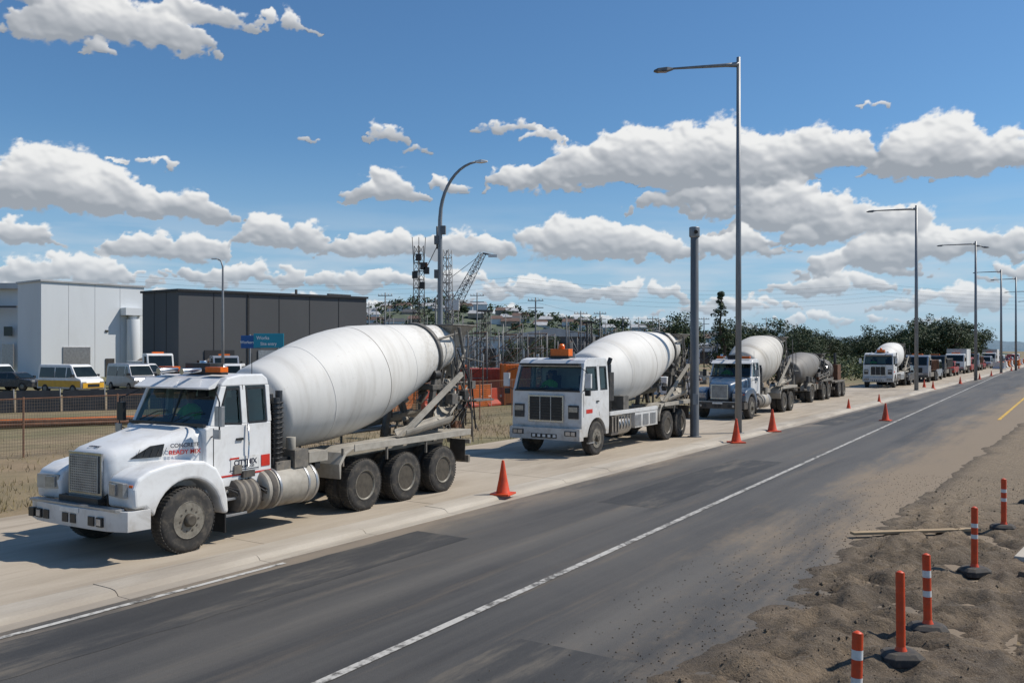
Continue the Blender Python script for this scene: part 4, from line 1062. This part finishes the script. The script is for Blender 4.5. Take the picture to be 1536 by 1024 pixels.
p=P(); lattice(p,(0,0,0),(0,0,6.2),.8,.5,9,.04,'dgrey'); p.box((0,0,6.3),(.3,1.6,.2),'dgrey'); p.make('lattice_mast',None,0,loc=(8.6,98,0),rz=.8)
root=empty('crane',(-6.8,100,0))
p=P(); lattice(p,(0,0,0),(0,0,8),1.2,1.0,8,.06,'galvd'); lattice(p,(.2,0,8),(3.5,0,14.2),.9,.5,12,.04,'galvd'); p.strut((3.5,0,14.2),(5.0,0,13.9),.1,'galvd'); p.box((4.6,0,13.9),(1,.3,.3),'refl'); p.box((0,0,8.3),(1.6,1.4,1.2),'refl'); p.strut((-.3,0,9),(-1.4,0,10.5),.08,'galvd'); p.strut((-1.4,0,10.5),(3.5,0,14.2),.03,'wire'); p.strut((-.5,0,6.5),(-.2,0,13),.06,'galvd'); p.make('jib_and_tower',root)
def upole(x,y,h,cross=True):
    p=P(); p.lathe([(0,.14),(h,.08)],(0,0,0),(0,0,1),'galvd',8)
    if cross:
        for z in(h-.4,h-1.3): p.box((0,0,z),(2.0,.1,.1),'galvd'); 
        for x_ in(-1,-.5,.5,1): p.cyl((x_*.9,0,h-.35),(x_*.9,0,h-.1),.05,'refl',n=6)
    p.make('utility_pole',None,0,loc=(x,y,-.1),rz=R.uniform(-.3,.3))
UP=[(-31,118,10),(-17,118,11),(-5,126,11.5),(3,112,10),(10,128,9),(14,140,9.5),(24,150,9),(36,165,9.5),(52,180,10),(-10,150,13),(-26,160,12),(6.5,105,7.5),(-9,104,9.5),(17,135,8.5)]
for x,y,h in UP: upole(x,y,h)
p=P()
def sagwire(a,b,sag=1.2,r=.02):
    a=Vector(a);b=Vector(b); pts=[]
    for i in range(9):
        t=i/8; q=a.lerp(b,t); q.z-=sag*4*t*(1-t); pts.append(q)
    p.tube(pts,r,'wire',4)
for k_ in range(5):
    z=11.5+k_*.85; sagwire((-60,135+k_,z),(0,150+k_,z+1),1.5,.017); sagwire((0,150+k_,z+1),(70,165+k_,z+1),1.8,.017); sagwire((70,165+k_,z+1),(160,185+k_,z+1.5),1.8,.017)
for k_ in range(2): sagwire((-17,118,10-k_),(3,112,9.3-k_),.5,.015); sagwire((3,112,9.3-k_),(24,150,8.5-k_),.7,.015)
p.make('power_lines')
p=P(); rs=random.Random(31)
for i in range(34):
    x=rs.uniform(-24,24); y=115+rs.uniform(0,40); h=rs.uniform(4,9); w=rs.uniform(1.5,4)
    for dx in(0,w): p.strut((x+dx,y,0),(x+dx,y,h),.07,'galvd')
    p.strut((x,y,h*.85),(x+w,y,h*.85),.06,'galvd'); 
    if rs.random()<.6: p.strut((x,y,0),(x+w,y,h*.85),.04,'galvd'); p.strut((x+w,y,0),(x,y,h*.85),.04,'galvd')
    for j in range(3): p.strut((x+w*j/2,y,h*.85),(x+w*j/2,y,h*.85-.9),.06,'rust')
p.make('substation_gantry')

# ================================================================== BUILDINGS
def wallbox(p,pts,h,k):
    n=len(pts); 
    for i in range(n):
        a=pts[i];b=pts[(i+1)%n]
        p.add([(a[0],a[1],-.1),(b[0],b[1],-.1),(b[0],b[1],h),(a[0],a[1],h)],[(0,1,2,3)],k)
    p.add([(a[0],a[1],h) for a in pts],[tuple(range(n))],'roof')
def panel_lines(p,a,b,h,n,k,off=.03,z0=0,w=.04):
    a=Vector((*a,0));b=Vector((*b,0)); d=(b-a); L=d.length; d/=L; ang=math.atan2(d.y,d.x); nn=Vector((d.y,-d.x,0))
    for i in range(1,n): 
        q=a+d*L*i/n+nn*off; p.box(q+Vector((0,0,(h+z0)/2)),(w,.03,h-z0),k,(ang,'Z'))
def coping(p,a,b,h,k):
    a=Vector((*a,0));b=Vector((*b,0)); d=b-a; p.box((a+b)/2+Vector((0,0,h)),(d.length+.3,.35,.22),k,(math.atan2(d.y,d.x),'Z'))
root=empty('grey_warehouse',(0,0,0))
A_=(-32.2,85);B_=(-16.2,98);C_=(-20.4,103.2);D_=(-37.2,88.6)
p=P(); wallbox(p,[A_,B_,C_,D_],9.0,'wallg'); p.make('walls',root)
p=P(); panel_lines(p,A_,B_,8.9,6,'trimd',.01,w=.07); panel_lines(p,D_,A_,8.9,3,'trimd',.01,w=.07)
for a,b in((A_,B_),(D_,A_)): coping(p,a,b,9.02,'trimd')
d=(Vector((*B_,0))-Vector((*A_,0))).normalized(); nn=Vector((d.y,-d.x,0)); ang=math.atan2(d.y,d.x)
for t,w,h,k in((4,3,3.2,'trimd'),(9.5,3,3.2,'alu'),(14,1.1,2.2,'trimd'),(5.8,1,1.2,'glass'),(17,3,3.2,'alu')):
    q=Vector((*A_,0))+d*t+nn*.05; p.box(q+Vector((0,0,h/2)),(w,.08,h),k,(ang,'Z'))
p.box(Vector((*A_,0))+d*7+nn*.1+Vector((0,0,4.4)),(.06,.08,8.8),'trimd',(ang,'Z'))
p.make('panels_and_doors',root)
p=P(); p.box(Vector((*B_,9.3))-d*1.8-nn*3,(3.2,.3,.4),'dgrey',(ang+.2,'Z')); p.box(Vector((*B_,9.3))-d*7-nn*3,(.2,.2,1.0),'dgrey',(ang+.2,'Z')); p.make('roof_units',root)
root=empty('white_warehouse',(0,0,0))
A_=(-53.5,100);B_=(-45.9,109.8);C_=(-52,114.5);D_=(-58.3,103.8)
p=P(); wallbox(p,[A_,B_,C_,D_],11.1,'wallw'); p.make('walls',root)
p=P(); panel_lines(p,A_,B_,11.0,4,'roof',.005,w=.05)
for a,b in((A_,B_),(D_,A_)): coping(p,a,b,11.12,'roof')
q=Vector((*A_,0)); d=(Vector((*B_,0))-q).normalized(); nn=Vector((d.y,-d.x,0)); ang=math.atan2(d.y,d.x)
c=q+d*10.6+nn*.7
p.lathe([(0,.75),(7.0,.75)],c,(0,0,1),'wallw',20); p.box(c+Vector((0,0,7.9)),(2.6,1.3,.9),'wallw',(ang,'Z')); p.cyl(c+Vector((0,0,7))-nn*.2,c+Vector((0,0,8.2))+d*.3,.5,'wallw')
p.box(q+d*4+nn*.06+Vector((0,0,1.8)),(3.2,.1,3.6),'alu',(ang,'Z')); p.box(q+d*8+nn*.06+Vector((0,0,1.1)),(1.1,.1,2.2),'dgrey',(ang,'Z'))
p.box(q+d*7.6+nn*.06+Vector((0,0,5.5)),(.35,.1,.25),'dgrey',(ang,'Z'))
p.make('panels_silo_and_doors',root,.02)
root=empty('white_warehouse',(0,0,0))
p=P(); wallbox(p,[(-78,112),(-62.4,112.6),(-63,125),(-78,125)],11.3,'wallw'); p.make('walls',root)
p=P(); p.bx(-78,-62.3,111.4,112.5,11.0,11.7,'roof'); p.bx(-76,-62.5,111.0,111.9,8.6,8.8,'wallg'); 
for i in range(5): p.bx(-75+i*2.6,-74+i*2.6,111.85,112.05,5,6.2,'glass'); p.bx(-75.2+i*2.6,-73.8+i*2.6,111.8,112.06,1,4,'alu')
p.make('canopy_windows_and_doors',root)
def shed(x,y,w,dp,h,k='roof',wk='wallw',rz=0):
    p=P(); p.bx(-w/2,w/2,0,dp,0,h,wk)
    p.prism([(-w/2-.3,h+.002),(0,h+w*.09),(w/2+.3,h+.002)],-.3,dp+.3,k)
    n=max(2,int(w/5))
    for i in range(n): xx=-w/2+(i+.5)*w/n; p.bx(xx-1.2,xx+1.2,-.05,0,.0,h*.7,'alu' if i%2 else 'dgrey')
    p.make('storage_shed',None,0,loc=(x,y,-.1),rz=rz)
shed(-12,170,14,18,5.5); shed(9,190,22,16,6.2,'roof','wallg'); shed(-2,165,9,12,5.2,'roof','wallw',.2); shed(26,215,20,12,5.0,'roofd','brick'); shed(-38,180,18,12,6,'roofd','wallg'); shed(58,230,18,12,4.6,'roof','wallw',-.3); shed(47,205,9,9,4.2,'roof','wallw',.2)

# ================================================================== HILL, HOUSES, TREES
def hillmat(name,a,b):
    m,nt,bs=newmat(name); co=objco(nt)
    f=sstep(nt,noi(nt,co,.02,6,.7),.4,.62); g=sstep(nt,noi(nt,co,.12,5,.7),.35,.7)
    c=mixc(nt,f,a,b); c=mixc(nt,mth(nt,'MULTIPLY',g,.6),c,tuple(x*.55 for x in a))
    nt.links.new(c,bs.inputs['Base Color']); bs.inputs['Roughness'].default_value=1; return m
M['hill']=hillmat('hazed_hill_vegetation',(.07,.1,.08),(.12,.14,.09))  # bluish distance haze mixed into the green vegetation colour
M['hillfar']=hillmat('hazed_far_hill',(.13,.2,.25),(.16,.225,.27))  # atmospheric haze painted in as a pale blue base colour
def hill(name,x0,x1,y,dy,hf,k,nx=120,ny=14):
    vs=[];fs=[]; p=P()
    for i in range(nx+1):
        for j in range(ny+1):
            x=x0+(x1-x0)*i/nx; t=j/ny; yy=y+dy*t
            h=hf(x)*math.sin(math.pi*min(1,t*1.0))**.8 if 0<t<1 else -1
            h+=noise.fractal(Vector((x*.02,yy*.02,0)),.8,2.1,5)*.12*max(0,h)
            vs.append((x,yy,h))
    for i in range(nx):
        for j in range(ny): a=i*(ny+1)+j; fs.append((a,a+ny+1,a+ny+2,a+1))
    p.add(vs,fs,k,True); return p.make(name)
def hf1(x): return 31*math.exp(-((x+75)/85)**2)+17*math.exp(-((x-60)/110)**2)+3
hill('hill',-420,330,560,260,hf1,'hill')
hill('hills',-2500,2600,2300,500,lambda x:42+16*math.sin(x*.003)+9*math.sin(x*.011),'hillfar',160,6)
p=P(); rs=random.Random(44)
def hz(x,t): return hf1(x)*math.sin(math.pi*t)**.8
for i in range(60):
    x=rs.uniform(-190,150); t=rs.uniform(.12,.42); y=560+260*t; z=hz(x,t)-1; w=rs.uniform(7,14); h=rs.uniform(3,5.5)
    p.bx(x-w/2,x+w/2,y,y+8,z,z+h,rs.choice(['wallw','brick','wallw']))
    p.add([(x-w/2-.5,y-.5,z+h+.01),(x+w/2+.5,y-.5,z+h+.01),(x+w/2-1,y+4,z+h+2.4),(x-w/2+1,y+4,z+h+2.4),(x-w/2-.5,y+8.5,z+h+.01),(x+w/2+.5,y+8.5,z+h+.01)],[(0,1,2,3),(4,5,2,3),(0,3,4),(1,2,5)],rs.choice(['roofd','roof','wallg']))
p.make('hillside_houses')
def leafclump(p,c,r,n,k,sz,rs,flat=.8):
    for _ in range(n):
        while True:
            v=Vector((rs.uniform(-1,1),rs.uniform(-1,1),rs.uniform(-1,1)))
            if v.length<1: break
        v=v.normalized()*(v.length**.5)
        q=c+Vector((v.x*r,v.y*r,v.z*r*flat)); s=sz*rs.uniform(.6,1.3)
        nrm=(v+Vector((rs.gauss(0,.6),rs.gauss(0,.6),rs.gauss(0,.6)+.4))).normalized(); u=nrm.orthogonal().normalized()*s; w=nrm.cross(u.normalized())*s*.7
        a=rs.uniform(0,6.28); u2=u*math.cos(a)+w*math.sin(a); w2=w*math.cos(a)-u*math.sin(a)
        p.add([q-u2,q-w2*.6,q+u2,q+w2*.6],[(0,1,2,3)],k)
p=P(); rs=random.Random(51)
for i in range(380):
    x=rs.uniform(-230,230); t=rs.uniform(.05,.6); y=560+260*t; z=hz(x,t); h=rs.uniform(5,9)
    for _ in range(3): leafclump(p,Vector((x+rs.uniform(-2,2),y,z+h*rs.uniform(.3,.8))),h*.4,14,rs.choice(['leaf','leaf2','leaf']),1.3,rs)
p.make('hillside_trees',recalc=False)
def tree_mesh(seed,h,w,kind='round'):
    rs=random.Random(seed); p=P(); ks=('leaf2','leaf') if kind!='light' else ('leaf','leaf3')
    th=h*(.9 if kind=='pine' else .6)
    bend=[Vector((rs.gauss(0,.12)*i,rs.gauss(0,.12)*i,th*i/5)) for i in range(6)]
    p.tube(bend,[h*.028*(1-i*.16) for i in range(6)],'bark',8)
    tips=[]
    if kind=='pine':
        for i in range(46):
            t=rs.uniform(.12,1); z=h*t; r=w*.5*(1-t)**.75*rs.uniform(.5,1.1)+.15; a=rs.uniform(0,6.28)
            b=bend[min(5,int(t*5))]; e=Vector((b.x+math.cos(a)*r,b.y+math.sin(a)*r,z-.1*r)); p.tube([Vector((b.x,b.y,z-.15)),e],[.05,.015],'bark',4)
            tips.append((e,.32+.4*(1-t))); tips.append((e.lerp(Vector((b.x,b.y,z)),.5),.4+.4*(1-t)))
        for c,r in tips: leafclump(p,c,r,28,rs.choice(ks[:1]*3+ks[1:]),.19,rs,.6)
    else:
        nb=11
        for i in range(nb):
            a=6.28*i/nb+rs.uniform(-.4,.4); z0=th*rs.uniform(.3,.95); r=w*.5*rs.uniform(.4,1.0); z1=h*rs.uniform(.28,.95)
            b=bend[min(5,int(z0/th*5))]; e=Vector((math.cos(a)*r,math.sin(a)*r,z1)); m=(Vector((b.x,b.y,z0))+e)/2+Vector((0,0,.3))
            p.tube([Vector((b.x,b.y,z0)),m,e],[h*.013,h*.009,h*.004],'bark',5); tips.append(e); tips.append(m)
        cl=[]
        for e in tips:
            for _ in range(3): cl.append((e+Vector((rs.gauss(0,w*.09),rs.gauss(0,w*.09),rs.gauss(0,h*.07))),w*rs.uniform(.08,.17)))
        for _ in range(26):
            a=rs.uniform(0,6.28); zz=rs.uniform(.12,.97); r=w*.44*rs.random()**.6*math.sin(math.pi*min(.97,max(.12,zz)))**.5; cl.append((Vector((math.cos(a)*r,math.sin(a)*r,h*zz)),w*rs.uniform(.10,.17)))
        for c,r in cl: leafclump(p,c,r,48,rs.choice(ks),.22,rs,.8)
    o=p.make('t',recalc=False); me=o.data; bpy.data.objects.remove(o); return me
TM=[tree_mesh(1,9,7),tree_mesh(2,8,8),tree_mesh(3,10,7.5),tree_mesh(4,7,8,'light'),tree_mesh(5,11.5,3.6,'pine'),tree_mesh(6,8.5,9)]
def tree(name,i,x,y,s=1):
    o=bpy.data.objects.new(name,TM[i]); COL.objects.link(o); o.location=(x,y,-.15); o.scale=(s*R.uniform(.9,1.1),s*R.uniform(.9,1.1),s); o.rotation_euler[2]=R.uniform(0,6.28)
tree('pine_tree',4,28.4,119,.98); tree('tree',0,21.6,120,.98); tree('tree',2,24.5,126,.8); tree('tree',1,33.5,122,.92); tree('tree',0,31.0,124,.9); tree('tree',5,19,131,.8); tree('tree',1,15.5,140,.8)
rs=random.Random(77)
for i in range(48):
    az=.27+rs.uniform(0,1)*.36
    y=rs.uniform(135,210); x=az*y+2
    kx=-12.9+.655*y
    if x>kx-9: x=kx-9-rs.uniform(0,12)
    tree('tree',rs.choice([0,1,2,5,3,0,1]),x,y,rs.uniform(.6,1.1)*(.72+.2*y/150))
for i in range(16):
    y=rs.uniform(230,330); x=.655*y+rs.uniform(-15,50)
    tree('tree',rs.choice([0,1,2,5]),x,y,rs.uniform(1.0,1.35))
for i in range(18):
    y=rs.uniform(150,230); x=rs.uniform(-.16,.2)*y; tree('tree',rs.choice([0,1,3,5]),x,y,rs.uniform(.6,.85))
p=P(); rs=random.Random(88)
for i in range(300):
    y=rs.uniform(90,165); x=(.28+.27*rs.random())*y; kx=-12.9+.655*y
    if x>kx-8.5: continue
    leafclump(p,Vector((x,y,rs.uniform(.3,1.7))),rs.uniform(.8,2.0),60,rs.choice(['leaf3','leaf','leaf3','leaf2']),.2,rs,.7)
p.make('shrubs',recalc=False)

# ================================================================== SKY (cloud shell + Nishita) & LIGHT
def vnoise(x,y,seed):
    xi=np.floor(x).astype(np.int64); yi=np.floor(y).astype(np.int64); xf=x-xi; yf=y-yi
    def g(ix,iy):
        h=(ix*374761393+iy*668265263+seed*974634777)&0xffffffff
        h=((h^(h>>13))*1274126177)&0xffffffff; h=h^(h>>16)
        a=(h%65536)/65536.*2*np.pi
        return np.cos(a),np.sin(a)
    u=xf*xf*xf*(xf*(xf*6-15)+10); v=yf*yf*yf*(yf*(yf*6-15)+10)
    def d(ix,iy,dx,dy): c,s=g(ix,iy); return c*dx+s*dy
    a=d(xi,yi,xf,yf); b=d(xi+1,yi,xf-1,yf); c=d(xi,yi+1,xf,yf-1); e=d(xi+1,yi+1,xf-1,yf-1)
    return (a+(b-a)*u)*(1-v)+(c+(e-c)*u)*v
def fbm(x,y,o,seed,bil=False,gain=.5):
    r=0;a=1;t=0
    for i in range(o):
        n=vnoise(x*2.03**i+17.3*i,y*2.03**i-9.1*i,seed+i)*1.5
        r=r+a*((1-np.abs(n)*2.2) if bil else n); t+=a; a*=gain
    return r/t
def build_sky():
    az=np.concatenate([np.arange(-100,-33,.5),np.arange(-33,33,.065),np.arange(33,100,.5)])
    el=np.concatenate([np.arange(-.4,23,.06),np.arange(23,50,.5)])
    A,E=np.meshgrid(az,el); 
    wx=fbm(A*.35,E*.5,5,11)*1.3; wy=fbm(A*.35,E*.5,5,31)*.8
    wx+=fbm(A*1.6,E*2.0,4,51)*.34; wy+=fbm(A*1.6,E*2.0,4,71)*.26
    AW=A+wx; EW=E+wy
    rs=random.Random(12)
    CL=[(-24.5,17.4,6.6,3.8,.62),(-19.5,19.1,3.6,2.2,.5),(-29,18.8,4,2.4,.65),(-14.2,19.4,2.4,1.5,.5),(-25,16.8,1.4,1.3,.5),
    (-27,7.9,5.2,4.5,1),(-21.8,7.9,5.2,2.8,1),(-32,8.2,4,3.6,1),(-29.6,5.9,2.8,2.1,1),(-21.5,5.4,4.7,2.3,1),
    (-14.6,6.2,4.0,2.8,1),(-8.6,5.9,4.5,2.4,.95),(-3.2,6.1,3.7,2.3,.95),(-27,3.8,5.6,2.2,1),(-17,4.0,5.8,2.1,1),(-9,3.8,5.6,2.0,1),(-32,2.9,6,1.8,1),(-22,2.4,6.6,1.7,.95),(-12,2.2,6.6,1.6,.95),(-4,4.0,4.0,1.6,.9),
    (-8.4,9.5,3.3,2.3,1),(-4.1,10.1,1.4,1.3,.8),(4.6,5.9,6.0,3.5,1),(9.0,5.7,3.6,2.3,1),
    (1.4,10.1,3.8,2.5,.9),(4.5,10.6,3.8,3.5,1),(8.2,10.6,4.6,4.3,1),(12.3,10.4,4.2,4.9,1),(15.3,10.2,4.0,4.0,1),(19.2,10.8,4.2,3.6,1),
    (12,8.9,5.0,2.7,.9),(15.5,8.3,5.6,3.3,1),(18.4,7.4,5.6,3.3,1),(21.6,6.5,5.7,3.3,1),(25,5.1,5.7,3.1,1),(28.6,5.5,3.3,1.9,.9),(21.5,4.5,4.3,2.1,.9),
    (25.8,10.1,4.0,4.0,1),(29.4,9.9,4.2,3.0,1),(34,10.2,4.2,3,1),(14,5.9,4.1,2.3,1),
    (-.2,13.8,2.6,1.6,.42),(2.2,13.2,1.6,1.3,.4),(-8.3,13.4,1.4,1.2,.38),(22.4,14.2,1.1,.7,.35),(-22.6,10.8,1.5,.7,.4),(-13,13,.5,.5,.3),(-6.5,12.8,1.2,.9,.32),
    (1.8,3.2,5.6,2.1,1),(8,3.1,4.1,1.7,.9),(20,3.3,4.8,2.0,.9),(14,2.3,5.2,1.6,.85),(-1,1.8,5.6,1.5,.85),(6,1.5,5.6,1.3,.8),(27,2.3,6.2,1.8,.85),(32,4,4,1.8,.8),(-28,1.5,6.4,1.2,.8),(-18,1.2,6.4,1.1,.8),(20,1.5,6.4,1.1,.7),
    (-45,8,9,5,1),(-60,12,9,6,1),(-80,8,9,5,1),(45,9,8,5,1),(62,13,9,6,1),(80,8,9,5,1),(-50,28,10,6,1),(10,32,12,6,1),(50,30,10,6,1)]
    Mf=np.zeros_like(A); Tn=np.zeros_like(A); H=np.zeros_like(A)
    for (a,b,hw,h,dn) in CL:
        npf=int(24+hw*h*2.6)
        for i in range(npf):
            u=rs.uniform(-1,1); top=h*(1-abs(u)**2.2)*(.6+.4*rs.random())
            r=max(.2,min(h*.42,top*.5)*rs.uniform(.5,1.0)); v=rs.random()**.8
            ca=a+u*hw*.95; ce=b+r*.55+max(0,top-r*1.4)*v
            ia=np.searchsorted(az,[ca-r*1.25-1.8,ca+r*1.25+1.8]); ie=np.searchsorted(el,[ce-r-1.2,ce+r+1.2])
            if ia[0]>=ia[1] or ie[0]>=ie[1]: continue
            sl=(slice(ie[0],ie[1]),slice(ia[0],ia[1]))
            dx=(AW[sl]-ca)/(r*1.3); dy=(EW[sl]-ce)/r; dy=np.where(dy<0,dy*1.2,dy)
            q=np.clip(1-(dx*dx+dy*dy),0,1)
            hh=np.sqrt(q)*r*dn
            m=np.maximum(H[sl],hh); k=.12*r
            H[sl]=m+k*np.exp(-np.abs(H[sl]-hh)/(k+1e-6))*(q>0)*.5
            w=q*q*dn; Mf[sl]+=w
            Tn[sl]+=w*np.clip((E[sl]-b)/max(h,.8),-.2,1.2)
    T=Tn/np.maximum(Mf,1e-4)
    bl=fbm(A*.8,E*1.2,6,5,True,.5); fn=fbm(A*2.0,E*3.0,6,41,False,.62); f3=fbm(A*.3,E*.55,4,141)
    D=np.minimum(Mf*1.2,1.4)+.26*bl+.62*fn-.12
    al=np.clip((D-.05)/.72,0,1); al=al*al*(3-2*al); al*=np.clip(Mf*9,0,1)
    Hs=H*.75+.11*bl*np.minimum(1,Mf*2)+.045*fn
    def blur(a,n):
        for _ in range(n):
            a=(np.roll(a,1,0)+2*a+np.roll(a,-1,0))/4; a=(np.roll(a,1,1)+2*a+np.roll(a,-1,1))/4
        return a
    def lamb(Hx,k):
        gy=np.gradient(Hx,el,axis=0)*k; gx=np.gradient(Hx,az,axis=1)*k
        nz=1/np.sqrt(1+gx**2+gy**2); L=np.array([.36,.74,.42]); L/=np.linalg.norm(L)
        return np.clip((-gx*L[0]-gy*L[1]+L[2])*nz,-.2,1)
    lam=.60*lamb(blur(Hs,8),.9)+.40*lamb(blur(Hs,2),.7)
    lit=.06+.50*lam+.57*np.clip(T,0,1)
    edge=1-np.clip(Mf/.8,0,1)
    lit=lit+.24*edge*np.clip(T+.40,0,1)+.12*f3
    lo=np.array([.33,.36,.40]); mid=np.array([.54,.56,.59]); hi=np.array([.88,.88,.87])
    t=np.clip(lit,0,1)[...,None]
    t2=np.clip((t-.24)/.28,0,1); t3=np.clip((t-.48)/.32,0,1); t3=t3*t3*(3-2*t3)
    C=lo+(mid-lo)*t2; C=C+(hi-C)*t3
    veil=np.clip((fbm(A*.12,E*.9,5,201)+.24)/.5,0,1)*np.clip((9.5-E)/5,0,1)*.66
    a2=al+(1-al)*veil; VC=np.array([.56,.65,.74])
    C=(C*al[...,None]+VC*((1-al)*veil)[...,None])/np.maximum(a2,1e-4)[...,None]; al=a2
    hz_=np.exp(-np.clip(E,0,90)/3.2)[...,None]*.65
    C=C*(1-hz_)+np.array([.48,.60,.72])*hz_
    al*=np.clip((E+.3)/2.5,0,1)**.6*.98
    R_=7500.
    a=np.radians(A); e=np.radians(E)
    co=np.stack([np.sin(a)*np.cos(e)*R_,np.cos(a)*np.cos(e)*R_,np.sin(e)*R_],-1).reshape(-1,3)
    nr,nc=A.shape
    idx=np.arange(nr*nc).reshape(nr,nc)
    q=np.stack([idx[:-1,:-1],idx[:-1,1:],idx[1:,1:],idx[1:,:-1]],-1).reshape(-1,4)
    af=al.reshape(-1); keep=(af[q].max(1)>.004); q=q[keep]
    used=np.unique(q); remap=-np.ones(nr*nc,np.int64); remap[used]=np.arange(len(used)); q=remap[q]
    me=bpy.data.meshes.new('sky'); co=co[used]
    me.vertices.add(len(used)); me.vertices.foreach_set('co',co.astype(np.float32).ravel())
    me.loops.add(q.size); me.loops.foreach_set('vertex_index',q.astype(np.int32).ravel())
    me.polygons.add(len(q)); me.polygons.foreach_set('loop_start',np.arange(0,q.size,4,dtype=np.int32)); me.polygons.foreach_set('loop_total',np.full(len(q),4,np.int32))
    me.update(); me.validate()
    at=me.attributes.new('cloud','FLOAT_COLOR','POINT')
    rgba=np.concatenate([C.reshape(-1,3)[used],af[used][:,None]],1).astype(np.float32); at.data.foreach_set('color',rgba.ravel())
    m=bpy.data.materials.new('cloud'); m.use_nodes=True; nt=m.node_tree; nt.nodes.clear()
    o=nt.nodes.new('ShaderNodeOutputMaterial'); t_=nt.nodes.new('ShaderNodeBsdfTransparent'); em=nt.nodes.new('ShaderNodeEmission'); mx=nt.nodes.new('ShaderNodeMixShader'); an=nt.nodes.new('ShaderNodeAttribute'); an.attribute_name='cloud'
    nt.links.new(an.outputs['Color'],em.inputs[0]); nt.links.new(an.outputs['Alpha'],mx.inputs[0]); nt.links.new(t_.outputs[0],mx.inputs[1]); nt.links.new(em.outputs[0],mx.inputs[2]); nt.links.new(mx.outputs[0],o.inputs[0])
    try: m.cycles.emission_sampling='NONE'
    except: pass
    me.materials.append(m)
    ob=bpy.data.objects.new('sky',me); COL.objects.link(ob)
build_sky()
SAZ=math.radians(80); SEL=math.radians(50)
sd=Vector((math.sin(SAZ)*math.cos(SEL),math.cos(SAZ)*math.cos(SEL),math.sin(SEL)))
sun=bpy.data.lights.new('sun','SUN'); sun.energy=4.4; sun.angle=math.radians(.5); sun.color=(1,.94,.85)
so=bpy.data.objects.new('sun',sun); COL.objects.link(so); so.rotation_euler=(-sd).to_track_quat('-Z','Y').to_euler(); so.location=(20,0,30)
w=bpy.data.worlds.new('World'); scene.world=w; w.use_nodes=True; nt=w.node_tree; bg=nt.nodes['Background']; bg.inputs['Strength'].default_value=.112
sky=nt.nodes.new('ShaderNodeTexSky'); sky.sky_type='NISHITA'; sky.sun_disc=False; sky.sun_elevation=SEL; sky.sun_rotation=SAZ; sky.air_density=1.0; sky.dust_density=.4; sky.ozone_density=2
mm=nt.nodes.new('ShaderNodeMix'); mm.data_type='RGBA'; mm.blend_type='MULTIPLY'; mm.inputs[0].default_value=1; nt.links.new(sky.outputs[0],mm.inputs[6]); mm.inputs[7].default_value=(.53,.78,.96,1)
tc=nt.nodes.new('ShaderNodeTexCoord'); sp=nt.nodes.new('ShaderNodeSeparateXYZ'); nt.links.new(tc.outputs['Generated'],sp.inputs[0])
mr=nt.nodes.new('ShaderNodeMapRange'); mr.interpolation_type='SMOOTHSTEP'; nt.links.new(sp.outputs[2],mr.inputs[0]); mr.inputs[1].default_value=-.02; mr.inputs[2].default_value=.24; mr.inputs[3].default_value=.8; mr.inputs[4].default_value=0
m2=nt.nodes.new('ShaderNodeMix'); m2.data_type='RGBA'; nt.links.new(mr.outputs[0],m2.inputs[0]); nt.links.new(mm.outputs[2],m2.inputs[6]); m2.inputs[7].default_value=(3.4,4.9,6.5,1)
nt.links.new(m2.outputs[2],bg.inputs[0])

# ================================================================== CAMERA
cam=bpy.data.cameras.new('camera'); cam.sensor_width=36; cam.lens=30.94; cam.shift_y=.0085; cam.clip_end=12000; cam.clip_start=.1
co=bpy.data.objects.new('camera',cam); COL.objects.link(co); co.location=(0,0,3.2); co.rotation_euler=(math.pi/2,0,0)
scene.camera=co
scene.view_settings.view_transform='Standard'; scene.view_settings.look='None'; scene.view_settings.exposure=0
